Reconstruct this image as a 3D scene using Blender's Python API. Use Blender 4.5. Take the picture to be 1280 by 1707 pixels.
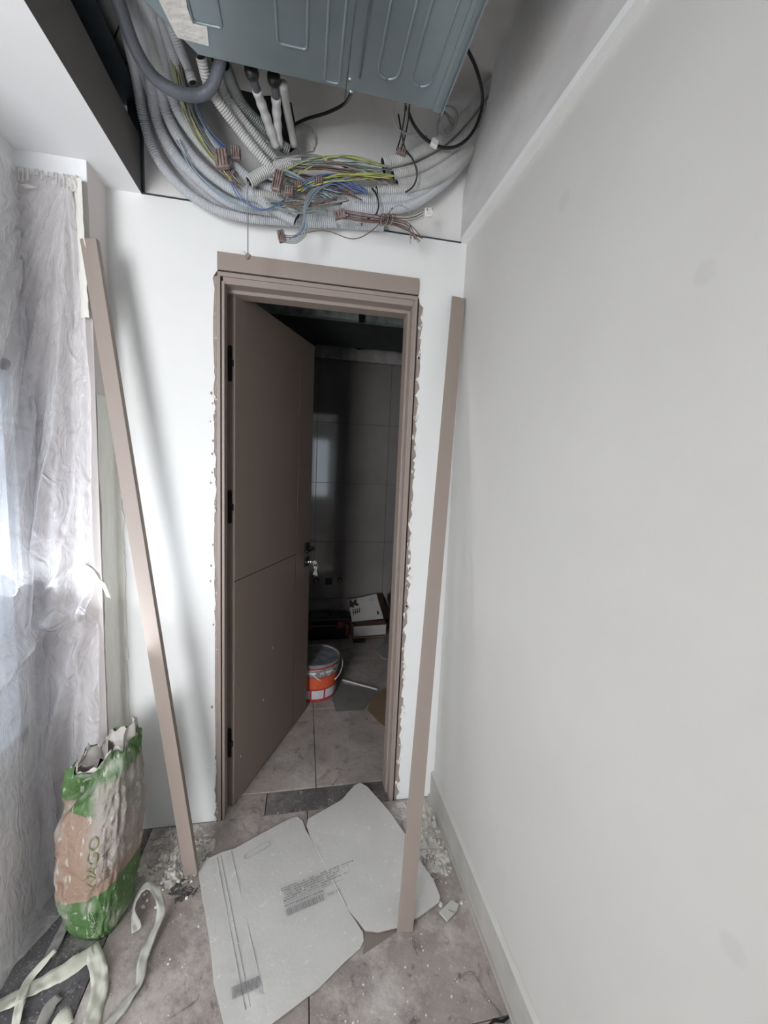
import bpy, bmesh, math, random
from mathutils import Vector, Matrix, noise
from math import sin, cos, pi, radians

for o in list(bpy.data.objects): bpy.data.objects.remove(o)
SC = bpy.context.scene
COL = SC.collection

# ---------------------------------------------------------------- camera
F = 685.89
CAM = Vector((-.5933, -1.6003, 1.4565))
RGT = Vector((0.98108955, -0.18863678, 0.04335281))
UP = Vector((-0.02093112, 0.11926883, 0.99264134))
FWD = Vector((0.19241931, 0.97477747, -0.11306503))
cd = bpy.data.cameras.new('camera'); cam = bpy.data.objects.new('camera', cd); COL.objects.link(cam)
cd.sensor_fit = 'AUTO'; cd.sensor_width = 36; cd.lens = F / 1707 * 36
cd.clip_start = .02; cd.clip_end = 60
M = Matrix((RGT, UP, -FWD)).transposed().to_4x4(); M.translation = CAM
cam.matrix_world = M; SC.camera = cam

def at(px, py, ax, v):
    """where the sight line through a pixel of the photograph meets a world plane (for measuring)"""
    d = FWD + RGT * ((px - 640) / F) - UP * ((py - 853.5) / F)
    i = 'xyz'.index(ax)
    return CAM + d * ((v - CAM[i]) / d[i])

# ---------------------------------------------------------------- world, lights, exposure
w = bpy.data.worlds.new('sky'); SC.world = w; w.use_nodes = True
w.node_tree.nodes['Background'].inputs[0].default_value = (.80, .90, 1, 1)
w.node_tree.nodes['Background'].inputs[1].default_value = 3.0
def area(name, loc, direction, sx, sy, power, col):
    l = bpy.data.lights.new(name, 'AREA'); l.shape = 'RECTANGLE'; l.size = sx; l.size_y = sy
    l.energy = power; l.color = col
    o = bpy.data.objects.new(name, l); COL.objects.link(o); o.location = loc
    o.rotation_euler = Vector(direction).to_track_quat('-Z', 'Y').to_euler(); return o
area('window_daylight', (-1.48, -.335, 1.10), (.60, 0, .80), .28, .95, 4.2, (.90, .95, 1))
area('back_daylight', (-2.20, -4.12, 1.25), (.05, 1, .45), 1.4, 1.8, 138, (.985, .985, .99))
SC.view_settings.view_transform = 'Standard'; SC.view_settings.look = 'None'
SC.view_settings.gamma = 1; SC.view_settings.use_curve_mapping = False
SC.view_settings.exposure = 0.0
SC.cycles.use_denoising = True
SC.cycles.max_bounces = 10; SC.cycles.diffuse_bounces = 6; SC.cycles.transparent_max_bounces = 16

# ---------------------------------------------------------------- materials
def mat(name, col, rough=.6, metal=0, col2=None, scale=20, amount=.5, bump=0, bscale=80, stretch=None,
        spots=None, spot_scale=30, spot_thr=.62, spec=.5, coat=0, bdist=.002):
    m = bpy.data.materials.new(name); m.use_nodes = True
    nt = m.node_tree; n = nt.nodes; L = nt.links; b = n['Principled BSDF']
    b.inputs['Base Color'].default_value = (*col, 1); b.inputs['Roughness'].default_value = rough
    b.inputs['Metallic'].default_value = metal; b.inputs['Specular IOR Level'].default_value = spec
    b.inputs['Coat Weight'].default_value = coat
    g = n.new('ShaderNodeNewGeometry'); mp = n.new('ShaderNodeMapping'); L.new(g.outputs['Position'], mp.inputs[0])
    if stretch: mp.inputs['Scale'].default_value = stretch
    out = None
    if col2:
        t = n.new('ShaderNodeTexNoise'); t.inputs['Scale'].default_value = scale; t.inputs['Detail'].default_value = 6
        t.inputs['Roughness'].default_value = .6
        L.new(mp.outputs[0], t.inputs['Vector'])
        r = n.new('ShaderNodeMapRange'); r.inputs[1].default_value = .5 - amount / 2; r.inputs[2].default_value = .5 + amount / 2
        L.new(t.outputs['Fac'], r.inputs[0])
        x = n.new('ShaderNodeMix'); x.data_type = 'RGBA'; x.inputs[6].default_value = (*col, 1); x.inputs[7].default_value = (*col2, 1)
        L.new(r.outputs[0], x.inputs[0]); out = x.outputs[2]
    if spots:
        t = n.new('ShaderNodeTexNoise'); t.inputs['Scale'].default_value = spot_scale; t.inputs['Detail'].default_value = 8
        t.inputs['Roughness'].default_value = .7
        L.new(mp.outputs[0], t.inputs['Vector'])
        r = n.new('ShaderNodeMapRange'); r.inputs[1].default_value = spot_thr; r.inputs[2].default_value = spot_thr + .06
        L.new(t.outputs['Fac'], r.inputs[0])
        x = n.new('ShaderNodeMix'); x.data_type = 'RGBA'; x.inputs[6].default_value = (*col, 1); x.inputs[7].default_value = (*spots, 1)
        if out: L.new(out, x.inputs[6])
        L.new(r.outputs[0], x.inputs[0]); out = x.outputs[2]
    if out: L.new(out, b.inputs['Base Color'])
    if bump:
        t = n.new('ShaderNodeTexNoise'); t.inputs['Scale'].default_value = bscale; t.inputs['Detail'].default_value = 5
        L.new(mp.outputs[0], t.inputs['Vector'])
        bp = n.new('ShaderNodeBump'); bp.inputs['Strength'].default_value = bump; bp.inputs['Distance'].default_value = bdist
        L.new(t.outputs['Fac'], bp.inputs['Height']); L.new(bp.outputs[0], b.inputs['Normal'])
    return m

WALL = mat('white_wall_paint', (.79, .80, .80), .7, col2=(.76, .765, .76), scale=3, amount=.4, bump=.15, bscale=30)
CEIL = mat('ceiling_paint', (.87, .88, .895), .7, col2=(.84, .85, .865), scale=3, amount=.4, bump=.1, bscale=30)
UPW = mat('raw_upper_wall', (.84, .835, .83), .85, col2=(.74, .725, .71), scale=5, amount=.5, bump=.4, bscale=40, stretch=(1, 1, .4))
RAWB = mat('raw_board', (.16, .15, .14), .9, col2=(.13, .12, .115), scale=6, bump=.2)
SLAB = mat('concrete_slab', (.60, .58, .555), .9, col2=(.44, .425, .41), scale=6, bump=.5, bscale=30)
BOARD = mat('grey_board', (.30, .30, .305), .8, col2=(.25, .25, .255), scale=5)
PLASTER = mat('white_plaster', (.78, .775, .75), .9, col2=(.64, .62, .59), scale=30, bump=1, bscale=60, bdist=.006)
CREAM = mat('cream_masking_film', (.86, .85, .79), .55, col2=(.76, .75, .69), scale=9, stretch=(6, 6, 1), bump=.4, bscale=25, bdist=.005)
TAPE = mat('cream_paper_tape', (.68, .68, .60), .6, col2=(.54, .54, .46), scale=12, bump=.5, bscale=60)
BEIGE = mat('beige_panel', (.68, .63, .61), .6, col2=(.62, .575, .555), scale=12, stretch=(8, 8, .6))
TAUPE = mat('taupe_laminate', (.305, .250, .221), .45, col2=(.295, .242, .214), scale=30, stretch=(4, 4, .5), bump=.05, bscale=200)
TAUPE_D = mat('taupe_door_skin', (.255, .200, .172), .45, col2=(.235, .185, .158), scale=25, stretch=(4, 4, .5))
GROOVE = mat('dark_groove', (.012, .009, .008), .8)
FOAM = mat('brown_frame_filler', (.36, .30, .27), .8, col2=(.26, .21, .19), scale=30, spots=(.75, .73, .70), spot_scale=25, spot_thr=.60, bump=.6)
BLACKP = mat('black_plastic', (.012, .012, .013), .4)
BLACKM = mat('black_metal', (.02, .02, .02), .3, metal=.6)
STEEL = mat('galvanised_steel', (.29, .345, .365), .34, metal=.6, col2=(.22, .27, .29), scale=4, bump=.05, bscale=12)
CHROME = mat('bright_key_metal', (.8, .8, .8), .25, metal=1)
ZINC = mat('dark_zinc_channel', (.07, .085, .10), .5, metal=.5, col2=(.04, .05, .06), scale=15, stretch=(1, 1, 1))
GREENZ = mat('dusty_green_channel', (.50, .60, .55), .6, metal=.2, col2=(.24, .30, .28), scale=18, amount=.3, bump=.3)
COND = mat('grey_corrugated_plastic', (.50, .52, .555), .45, col2=(.48, .495, .52), scale=8)
COND_W = mat('dusty_corrugated_plastic', (.52, .525, .52), .7, col2=(.42, .42, .41), scale=14, amount=.3)
COND_D = mat('dark_corrugated_plastic', (.20, .22, .215), .5)
HOSE = mat('dark_grey_hose', (.13, .14, .165), .42, bump=.6, bscale=250, col2=(.10, .11, .13), scale=20)
WRAP = mat('white_pipe_wrap', (.66, .66, .67), .6, bump=.5, bscale=30, col2=(.5, .5, .5), scale=20)
WHITEP = mat('white_plastic', (.75, .74, .72), .5)
BROWNP = mat('dusty_brown_connector', (.16, .10, .09), .8, col2=(.30, .24, .22), scale=60, amount=.3)
W_BLUE = mat('blue_wire', (.10, .15, .32), .45); W_LB = mat('pale_blue_wire', (.28, .36, .42), .5)
W_YG = mat('yellow_green_wire', (.40, .43, .14), .45); W_BR = mat('brown_wire', (.17, .11, .09), .5)
W_GN = mat('grey_green_wire', (.22, .28, .26), .5); W_GY = mat('grey_wire', (.30, .29, .29), .5)
W_RD = mat('dark_red_wire', (.11, .045, .05), .5); W_BK = mat('black_cable', (.012, .011, .011), .35)
W_WH = mat('white_wire', (.62, .60, .56), .5)
DUST_D = mat('baseboard_stone', (.40, .39, .365), .6, col2=(.50, .485, .455), scale=12, amount=.4, spots=(.62, .61, .58), spot_scale=45, spot_thr=.66, bump=.3)
CARD = mat('grey_cardboard', (.66, .65, .625), .85, col2=(.59, .58, .56), scale=7, spots=(.74, .735, .71), spot_scale=40, spot_thr=.60, bump=.25, bscale=90)
CARD_E = mat('cardboard_edge', (.30, .26, .22), .9)
KRAFT = mat('kraft_cardboard', (.30, .20, .12), .9, col2=(.24, .17, .11), scale=9)
INK = mat('grey_ink', (.30, .30, .305), .9)
BOXW = mat('white_box_board', (.50, .48, .46), .7, col2=(.43, .41, .40), scale=12)
BOXD = mat('dark_brown_print', (.05, .025, .02), .7)
TBRED = mat('dark_red_plastic', (.20, .02, .025), .5)
LID = mat('dusty_grey_lid', (.17, .18, .20), .6, col2=(.34, .345, .36), scale=20, amount=.3, bump=.3)
ORANGE = mat('orange_label', (.72, .13, .05), .5, col2=(.66, .09, .04), scale=25, spots=(.85, .55, .42), spot_scale=70, spot_thr=.62)
REDB = mat('red_bucket', (.45, .05, .05), .45)
LABELW = mat('white_label', (.66, .65, .70), .6, spots=(.4, .4, .5), spot_scale=90, spot_thr=.64)
BGREY = mat('grey_bucket_wall', (.22, .22, .22), .6, spots=(.72, .72, .70), spot_scale=35, spot_thr=.52)
HOLE = mat('cavity_dark', (.01, .008, .008), .9)
BLUEGREY = mat('window_frame_paint', (.70, .74, .78), .5)
SEAL_GAP = mat('dark_seal_and_gap_shade', (.03, .04, .05), .5)
BAGIN = mat('bag_lining', (.45, .40, .37), .8, col2=(.6, .58, .55), scale=30)

def floor_mat(name, seed, base, alt, dustc, dust_thr):
    m = bpy.data.materials.new(name); m.use_nodes = True
    nt = m.node_tree; n = nt.nodes; L = nt.links; b = n['Principled BSDF']
    g = n.new('ShaderNodeNewGeometry'); mp = n.new('ShaderNodeMapping'); L.new(g.outputs['Position'], mp.inputs[0])
    mp.inputs['Location'].default_value = (seed, seed * 2, 0)
    mp.inputs['Rotation'].default_value = (0, 0, .6)
    def nz(scale, detail=8, rough=.6, dist=0):
        t = n.new('ShaderNodeTexNoise'); t.inputs['Scale'].default_value = scale; t.inputs['Detail'].default_value = detail
        t.inputs['Roughness'].default_value = rough; t.inputs['Distortion'].default_value = dist
        L.new(mp.outputs[0], t.inputs['Vector']); return t.outputs['Fac']
    def rng(s, a, c):
        r = n.new('ShaderNodeMapRange'); r.inputs[1].default_value = a; r.inputs[2].default_value = c; L.new(s, r.inputs[0]); return r.outputs[0]
    def mix(f, a, c):
        x = n.new('ShaderNodeMix'); x.data_type = 'RGBA'
        for k, v in ((6, a), (7, c)):
            if isinstance(v, tuple): x.inputs[k].default_value = (*v, 1)
            else: L.new(v, x.inputs[k])
        L.new(f, x.inputs[0]); return x.outputs[2]
    c = mix(rng(nz(3.5, 8, .65, 1.2), .38, .62), base, alt)
    c = mix(rng(nz(9, 8, .7, 2.5), .56, .66), c, (alt[0] * .55, alt[1] * .55, alt[2] * .6))
    v = n.new('ShaderNodeMath'); v.operation = 'ABSOLUTE'; s = n.new('ShaderNodeMath'); s.operation = 'SUBTRACT'; s.inputs[1].default_value = .5
    L.new(nz(4, 9, .62, 1.5), s.inputs[0]); L.new(s.outputs[0], v.inputs[0])
    c = mix(rng(v.outputs[0], .012, -.010), c, (.36, .33, .31))
    c = mix(rng(nz(2.6, 6, .8), dust_thr, dust_thr + .16), c, dustc)
    c = mix(rng(nz(48, 3, .5), .70, .72), c, (.50, .49, .47))
    c = mix(rng(nz(150, 2, .5), .62, .72), c, (.42, .40, .385))
    L.new(c, b.inputs['Base Color']); b.inputs['Roughness'].default_value = .72
    bp = n.new('ShaderNodeBump'); bp.inputs['Strength'].default_value = .5; bp.inputs['Distance'].default_value = .003
    L.new(nz(60, 6, .7), bp.inputs['Height']); L.new(bp.outputs[0], b.inputs['Normal'])
    return m
FLOOR = floor_mat('dusty_stone_tile', 0, (.43, .365, .338), (.28, .245, .232), (.60, .56, .53), .47)
FLOOR_DK = floor_mat('dark_stone_tile', 4, (.17, .16, .165), (.10, .098, .105), (.40, .38, .36), .52)
FLOOR_IN = floor_mat('inner_room_stone_tile', 8, (.52, .455, .42), (.37, .33, .305), (.62, .58, .55), .52)
FLOOR_TH = floor_mat('threshold_stone', 6, (.20, .18, .175), (.12, .11, .11), (.36, .335, .32), .5)
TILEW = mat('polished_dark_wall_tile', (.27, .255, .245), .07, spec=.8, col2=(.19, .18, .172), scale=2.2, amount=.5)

def plastic_mat(name, clear, tint=(.93, .92, .95), bumpk=.9):
    m = bpy.data.materials.new(name); m.use_nodes = True
    nt = m.node_tree; n = nt.nodes; L = nt.links; b = n['Principled BSDF']; out = n['Material Output']
    b.inputs['Base Color'].default_value = (*tint, 1); b.inputs['Roughness'].default_value = .09
    b.inputs['Specular IOR Level'].default_value = .8
    g = n.new('ShaderNodeNewGeometry'); mp = n.new('ShaderNodeMapping'); L.new(g.outputs['Position'], mp.inputs[0])
    mp.inputs['Scale'].default_value = (1, 1, .55); mp.inputs['Rotation'].default_value = (0, .35, 0)
    t = n.new('ShaderNodeTexNoise'); t.inputs['Scale'].default_value = 16; t.inputs['Detail'].default_value = 4; t.inputs['Distortion'].default_value = 1.0
    L.new(mp.outputs[0], t.inputs['Vector'])
    sb = n.new('ShaderNodeMath'); sb.operation = 'SUBTRACT'; sb.inputs[1].default_value = .5; L.new(t.outputs['Fac'], sb.inputs[0])
    ab = n.new('ShaderNodeMath'); ab.operation = 'ABSOLUTE'; L.new(sb.outputs[0], ab.inputs[0])
    ng = n.new('ShaderNodeMath'); ng.operation = 'MULTIPLY'; ng.inputs[1].default_value = -3.0; L.new(ab.outputs[0], ng.inputs[0])
    t2 = n.new('ShaderNodeTexVoronoi'); t2.inputs['Scale'].default_value = 38; L.new(mp.outputs[0], t2.inputs['Vector'])
    a = n.new('ShaderNodeMath'); a.operation = 'MULTIPLY_ADD'; a.inputs[1].default_value = .35
    L.new(t2.outputs['Distance'], a.inputs[0]); L.new(ng.outputs[0], a.inputs[2])
    bp = n.new('ShaderNodeBump'); bp.inputs['Strength'].default_value = bumpk; bp.inputs['Distance'].default_value = .012
    L.new(a.outputs[0], bp.inputs['Height']); L.new(bp.outputs[0], b.inputs['Normal'])
    tr = n.new('ShaderNodeBsdfTransparent'); tr.inputs[0].default_value = (.97, .97, .98, 1)
    lw = n.new('ShaderNodeLayerWeight'); lw.inputs[0].default_value = .35
    t3 = n.new('ShaderNodeTexNoise'); t3.inputs['Scale'].default_value = 7; t3.inputs['Detail'].default_value = 5; L.new(mp.outputs[0], t3.inputs['Vector'])
    r = n.new('ShaderNodeMapRange'); r.inputs[1].default_value = .3; r.inputs[2].default_value = .7
    r.inputs[3].default_value = 1 - clear - .12; r.inputs[4].default_value = 1 - clear + .12; L.new(t3.outputs['Fac'], r.inputs[0])
    s = n.new('ShaderNodeMath'); s.operation = 'MULTIPLY_ADD'; s.inputs[1].default_value = .5; s.use_clamp = True
    L.new(lw.outputs['Facing'], s.inputs[0]); L.new(r.outputs[0], s.inputs[2])
    mx = n.new('ShaderNodeMixShader'); L.new(s.outputs[0], mx.inputs[0]); L.new(tr.outputs[0], mx.inputs[1]); L.new(b.outputs[0], mx.inputs[2])
    L.new(mx.outputs[0], out.inputs[0]); return m
PLASTIC = plastic_mat('clear_plastic_sheeting', .64)
PLASTIC_F = plastic_mat('thin_clear_film', .62, (.80, .79, .79), .6)
GLASS = plastic_mat('window_glass', .95, bumpk=0)

# ---------------------------------------------------------------- helpers
def link(name, me, m, parent=None):
    o = bpy.data.objects.new(name, me); COL.objects.link(o)
    if m is not None and not me.materials:
        for q in (m if isinstance(m, (list, tuple)) else [m]): me.materials.append(q)
    if parent: o.parent = parent
    return o
def tag(o, label, cat, group=None):
    o['label'] = label; o['category'] = cat
    if group: o['group'] = group
    return o
def empty(name, loc, label, cat, group=None, rotz=0):
    o = bpy.data.objects.new(name, None); COL.objects.link(o); o.location = loc; o.rotation_euler = (0, 0, rotz)
    o.empty_display_size = .05
    return tag(o, label, cat, group)
def mesh(name, vs, fs, smooth=False):
    me = bpy.data.meshes.new(name); me.from_pydata([tuple(v) for v in vs], [], fs)
    if smooth: me.polygons.foreach_set('use_smooth', [True] * len(me.polygons))
    me.update(); return me
class MB:
    """collects shapes for ONE mesh object; off = world position of the owning empty"""
    def __init__(s, off=(0, 0, 0)): s.v = []; s.f = []; s.off = Vector(off)
    def add(s, vs, fs):
        k = len(s.v); s.v += [Vector(v) - s.off for v in vs]; s.f += [tuple(i + k for i in f) for f in fs]; return s
    def box(s, a, b):
        x0, y0, z0 = a; x1, y1, z1 = b
        x0, x1 = min(x0, x1), max(x0, x1); y0, y1 = min(y0, y1), max(y0, y1); z0, z1 = min(z0, z1), max(z0, z1)
        return s.add([(x0,y0,z0),(x1,y0,z0),(x1,y1,z0),(x0,y1,z0),(x0,y0,z1),(x1,y0,z1),(x1,y1,z1),(x0,y1,z1)],
                     [(0,3,2,1),(4,5,6,7),(0,1,5,4),(1,2,6,5),(2,3,7,6),(3,0,4,7)])
    def obox(s, c, ax, ay, az, hx, hy, hz):
        c = Vector(c); ax, ay, az = Vector(ax).normalized(), Vector(ay).normalized(), Vector(az).normalized()
        vs = [c + ax * (i * hx) + ay * (j * hy) + az * (k * hz) for k in (-1, 1) for i, j in ((-1,-1),(1,-1),(1,1),(-1,1))]
        return s.add(vs, [(0,3,2,1),(4,5,6,7),(0,1,5,4),(1,2,6,5),(2,3,7,6),(3,0,4,7)])
    def prism(s, poly, vec):
        n = len(poly); vec = Vector(vec); P = [Vector(p) for p in poly]
        return s.add(P + [p + vec for p in P], [tuple(range(n - 1, -1, -1)), tuple(range(n, 2 * n))] + [(i, (i + 1) % n, (i + 1) % n + n, i + n) for i in range(n)])
    def tube(s, pts, r, seg=8, caps=True, rfun=None):
        P = [Vector(p) for p in pts]; n = len(P)
        T = [(P[min(i + 1, n - 1)] - P[max(i - 1, 0)]).normalized() for i in range(n)]
        u = T[0].orthogonal().normalized(); vs = []
        for i in range(n):
            u = (u - T[i] * u.dot(T[i]))
            u = u.normalized() if u.length > 1e-6 else T[i].orthogonal().normalized()
            v = T[i].cross(u); rr = rfun(i) if rfun else r
            vs += [P[i] + u * (rr * cos(2 * pi * k / seg)) + v * (rr * sin(2 * pi * k / seg)) for k in range(seg)]
        fs = [(i * seg + k, i * seg + (k + 1) % seg, (i + 1) * seg + (k + 1) % seg, (i + 1) * seg + k) for i in range(n - 1) for k in range(seg)]
        if caps: fs += [tuple(range(seg - 1, -1, -1)), tuple(range((n - 1) * seg, n * seg))]
        return s.add(vs, fs)
    def lathe(s, prof, c=(0, 0, 0), seg=32, ax=None):
        c = Vector(c); vs = []
        for r, z in prof:
            for k in range(seg):
                a = 2 * pi * k / seg
                if ax is None: vs.append(c + Vector((r * cos(a), r * sin(a), z)))
                else:
                    A = Vector(ax).normalized(); U = A.orthogonal().normalized(); W = A.cross(U)
                    vs.append(c + U * (r * cos(a)) + W * (r * sin(a)) + A * z)
        n = len(prof)
        fs = [(i * seg + k, i * seg + (k + 1) % seg, (i + 1) * seg + (k + 1) % seg, (i + 1) * seg + k) for i in range(n - 1) for k in range(seg)]
        fs += [tuple(range(seg - 1, -1, -1)), tuple(range((n - 1) * seg, n * seg))]
        return s.add(vs, fs)
    def build(s, name, m, parent=None, smooth=False, bevel=0, seg=2, auto=False):
        me = mesh(name, s.v, s.f, smooth); o = link(name, me, m, parent)
        if bevel:
            md = o.modifiers.new('bevel', 'BEVEL'); md.width = bevel; md.segments = seg; md.limit_method = 'ANGLE'
        return o
def spline(pts, step=.01, closed=False):
    P = [Vector(p) for p in pts]; out = []
    n = len(P)
    for i in range(n - 1):
        p0 = P[i - 1] if i > 0 else P[0] * 2 - P[1]; p3 = P[i + 2] if i + 2 < n else P[-1] * 2 - P[-2]
        p1, p2 = P[i], P[i + 1]
        m = max(2, int((p2 - p1).length / step))
        for k in range(m):
            t = k / m
            out.append(.5 * ((2 * p1) + (p2 - p0) * t + (2 * p0 - 5 * p1 + 4 * p2 - p3) * t * t + (3 * p1 - p0 - 3 * p2 + p3) * t ** 3))
    out.append(P[-1]); return out
def resample(P, step):
    out = [P[0].copy()]; acc = 0
    for i in range(len(P) - 1):
        a, b = P[i], P[i + 1]; L = (b - a).length
        d = step - acc
        while d <= L:
            out.append(a + (b - a) * (d / L)); d += step
        acc = (acc + L) % step
    return out
def struct(o): o['kind'] = 'structure'; return o
def stuff(o): o['kind'] = 'stuff'; return o
def shade_flatish(o): return o
rnd = random.Random(7)

# ================================================================ SETTING
H = 2.311
def jag(x, z0, z1, amp, step=.018, seed=1):
    r = random.Random(seed); out = []; z = z0
    while z < z1:
        out.append((x + r.uniform(-amp, amp) * (1 if r.random() < .75 else 2.2), 0, z)); z += step * r.uniform(.4, 1.8)
    return out
# door wall, front skin y=0, opening -0.905..-0.181
WY = .115
def wallsec(name, poly):
    o = MB().prism(poly, (0, WY, 0)).build(name, WALL); return struct(o)
left_edge = jag(-.914, 0, 2.10, .003, seed=3)
rt_edge = jag(-.163, 0, 2.10, .005, seed=4)
mb = MB()
mb.prism([(-1.243, 0, 0)] + left_edge + [(-.905, 0, 2.10), (-.905, 0, H), (-1.243, 0, H)], (0, WY, 0))
mb.prism([(-.905, 0, 2.10), (-.181, 0, 2.10), (-.181, 0, H), (-.905, 0, H)], (0, WY, 0))
mb.prism([(0.0, 0, H), (-.181, 0, H), (-.181, 0, 2.10)] + rt_edge[::-1] + [(0.0, 0, 0)], (0, WY, 0))
wd = struct(mb.build('wall_door', WALL))
# rough plaster seams and patches along the frame
def scraps(name, xf, n, zr, mtl, size, parent, y=-.0015, seed=1):
    r = random.Random(seed); b = MB()
    for _ in range(n):
        z = r.uniform(*zr); x = xf(r); s = r.uniform(*size); k = r.randint(5, 8)
        a0 = r.random() * 6
        b.prism([(x + s * r.uniform(.5, 1) * cos(a0 + 2 * pi * i / k), y, z + 1.8 * s * r.uniform(.5, 1) * sin(a0 + 2 * pi * i / k)) for i in range(k)], (0, .003, 0))
    return stuff(b.build(name, mtl, parent))
scraps('plaster_flake', lambda r: -.915 + abs(r.gauss(0, .003)), 24, (0, 2.1), PLASTER, (.002, .006), wd, y=-.003, seed=11)
scraps('plaster_flake', lambda r: -.163 - r.gauss(0, .005), 50, (0, 2.08), PLASTER, (.002, .008), wd, y=-.003, seed=12)
scraps('mortar_chip', lambda r: -.924 + r.gauss(0, .003), 12, (0, 1.9), FOAM, (.002, .005), wd, y=-.004, seed=13)
# set-back upper wall above the ceiling line, right wall
struct(MB().box((-1.16, .012, H + .004), (.55, .12, 2.95)).build('wall_upper_door', UPW))
struct(MB().box((-1.139, -.003, H - .0005), (-.02, .013, H + .004)).build('shadow_gap_strip', SEAL_GAP))  # shade of the gap at the ceiling line, put in as a dark strip
WALL_R = mat('shaded_greige_paint', (.575, .567, .545), .7, col2=(.545, .537, .515), scale=2.5, amount=.4, bump=.15, bscale=30)  # greige darkened further so this wall looks less lit than the door wall
def smudges(m, pts):
    nt = m.node_tree; n = nt.nodes; L = nt.links; b = n['Principled BSDF']; src = b.inputs['Base Color'].links[0].from_socket; g = n.new('ShaderNodeNewGeometry')
    for p, r in pts:
        d = n.new('ShaderNodeVectorMath'); d.operation = 'DISTANCE'; d.inputs[1].default_value = p; L.new(g.outputs['Position'], d.inputs[0])
        k = n.new('ShaderNodeMapRange'); k.interpolation_type = 'SMOOTHSTEP'; k.inputs[1].default_value = r; k.inputs[2].default_value = r * .5; k.inputs[3].default_value = 0; k.inputs[4].default_value = .35; L.new(d.outputs['Value'], k.inputs[0])
        x = n.new('ShaderNodeMix'); x.data_type = 'RGBA'; x.inputs[7].default_value = (.46, .455, .44, 1); L.new(k.outputs[0], x.inputs[0]); L.new(src, x.inputs[6]); src = x.outputs[2]
    L.new(src, b.inputs['Base Color'])
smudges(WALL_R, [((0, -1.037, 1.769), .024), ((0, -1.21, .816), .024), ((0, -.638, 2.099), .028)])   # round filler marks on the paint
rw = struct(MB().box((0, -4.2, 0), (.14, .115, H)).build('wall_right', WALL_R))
up_poly = [(-.022, .012, H), (-.022, .012, 2.50), (-.022, -.020, 2.545), (-.022, -.05, 2.59), (-.022, -.085, 2.625), (-.022, -.12, 2.64), (-.022, -.165, 2.66), (-.022, -.19, 2.70), (-.022, -.195, 2.745), (-.022, -.24, 2.755),
           (-.022, -.39, 2.755), (-.022, -1.4, 2.76), (-.022, -1.4, H)]
struct(MB().prism(up_poly, (.10, 0, 0)).build('wall_upper_right', mat('mottled_grey_skim', (.66, .65, .645), .85, col2=(.50, .485, .47), scale=3.5, amount=.35, bump=.4, bscale=30, stretch=(1, .6, 1.2))))
struct(MB().box((-.0235, -1.6, H - .0008), (0.0, 0, H + .02)).build('trim_2', WALL))
struct(MB().box((.5, -1.5, 2.2), (.6, .1, 2.95)).build('wall_cavity', SLAB))
# ceiling around the opening
RX0 = -1.139; RY = -1.55
cb = MB(); cb.box((-3.8, -4.4, H), (.14, RY, H + .05)); cb.box((-3.8, RY, H), (-1.56, -.54, H + .013)); cb.box((-1.56, RY, H), (RX0, 0, H + .013))
ceil = struct(cb.build('ceiling', CEIL))
struct(MB().box((RX0 - .012, RY, H + .013), (RX0, 0, 2.478)).box((RX0, RY, H), (RX0 + .0008, 0, 2.478)).build('wall_recess_left', RAWB))
struct(MB().box((-1.3, RY - .3, 2.80), (.6, .12, 2.95)).build('ceiling_upper_slab', SLAB))
struct(MB().box((-1.3, RY - .012, H), (.1, RY, 2.95)).build('wall_recess_front', RAWB))
struct(MB().box((-1.32, RY, 2.478), (-1.30, 0, 2.95)).build('wall_recess_outer', RAWB))
# metal channel along left recess + grey boards above it
ch = MB((0, 0, 0)); 
ch.box((-1.20, RY, 2.478), (-1.145, -.01, 2.484)); ch.box((-1.20, RY, 2.478), (-1.195, -.01, 2.58)); ch.box((-1.20, RY, 2.56), (-1.12, -.01, 2.567)); 
tag(ch.build('ceiling_channel', ZINC), 'dark metal ceiling channel running along the left side of the ceiling opening', 'metal channel')
ch = MB(); ch.box((-1.165, -.03, 2.32), (-1.139, .004, 2.60)); ch.box((-1.139, -.006, 2.32), (-1.132, .010, 2.60))
tag(ch.build('corner_channel', ZINC), 'short upright metal channel in the back left corner of the ceiling opening', 'metal channel')
b0 = empty('bulkhead_board', (-1.05, -.6, 2.6), 'grey plasterboard strip with a dark slanting gap beside the conduits', 'board')
g0 = at(200, 40, 'z', 2.6); g1 = at(178, 95, 'z', 2.6); dd = (g0 - g1).normalized()
ga = g1 - dd * .12; gb = g0 + dd * .3
b1 = MB(b0.location); b1.prism([(-1.22, .012, 2.6), (-.98, .012, 2.6), gb + Vector((0, .004, 0)), ga + Vector((0, .004, 0)), (-1.22, ga.y + .004, 2.6)], (0, 0, .012)); b1.build('panel', BOARD, b0)
b1 = MB(b0.location); b1.prism([(-1.22, ga.y - .004, 2.6), ga - Vector((0, .004, 0)), gb - Vector((0, .004, 0)), (-.98, RY, 2.6), (-1.22, RY, 2.6)], (0, 0, .012)); b1.build('panel', BOARD, b0)
MB(b0.location).box((-1.22, RY, 2.612), (-.98, .01, 2.62)).build('backing', GROOVE, b0)
for q in ((210, 105), (165, 27)):
    c = at(*q, 'z', 2.6); MB(b0.location).lathe([(0.0001, -.001), (.004, -.001), (.004, .001), (.0001, .001)], c, 10).build('screw', BLACKP, b0)
# pier with lintel on the left
struct(MB().box((-1.56, -.123, 0), (-1.243, .115, H)).build('wall_left_return', BEIGE))
struct(MB().box((-1.43, -.128, 2.252), (-1.2435, -.123, H)).build('trim_3', CEIL))
struct(MB().box((-1.43, -.127, 0), (-1.2425, -.123, .105)).box((-1.2435, -.127, 0), (-1.240, 0, .105)).build('baseboard_left', mat('grey_plinth', (.30, .285, .275), .7)))
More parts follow.
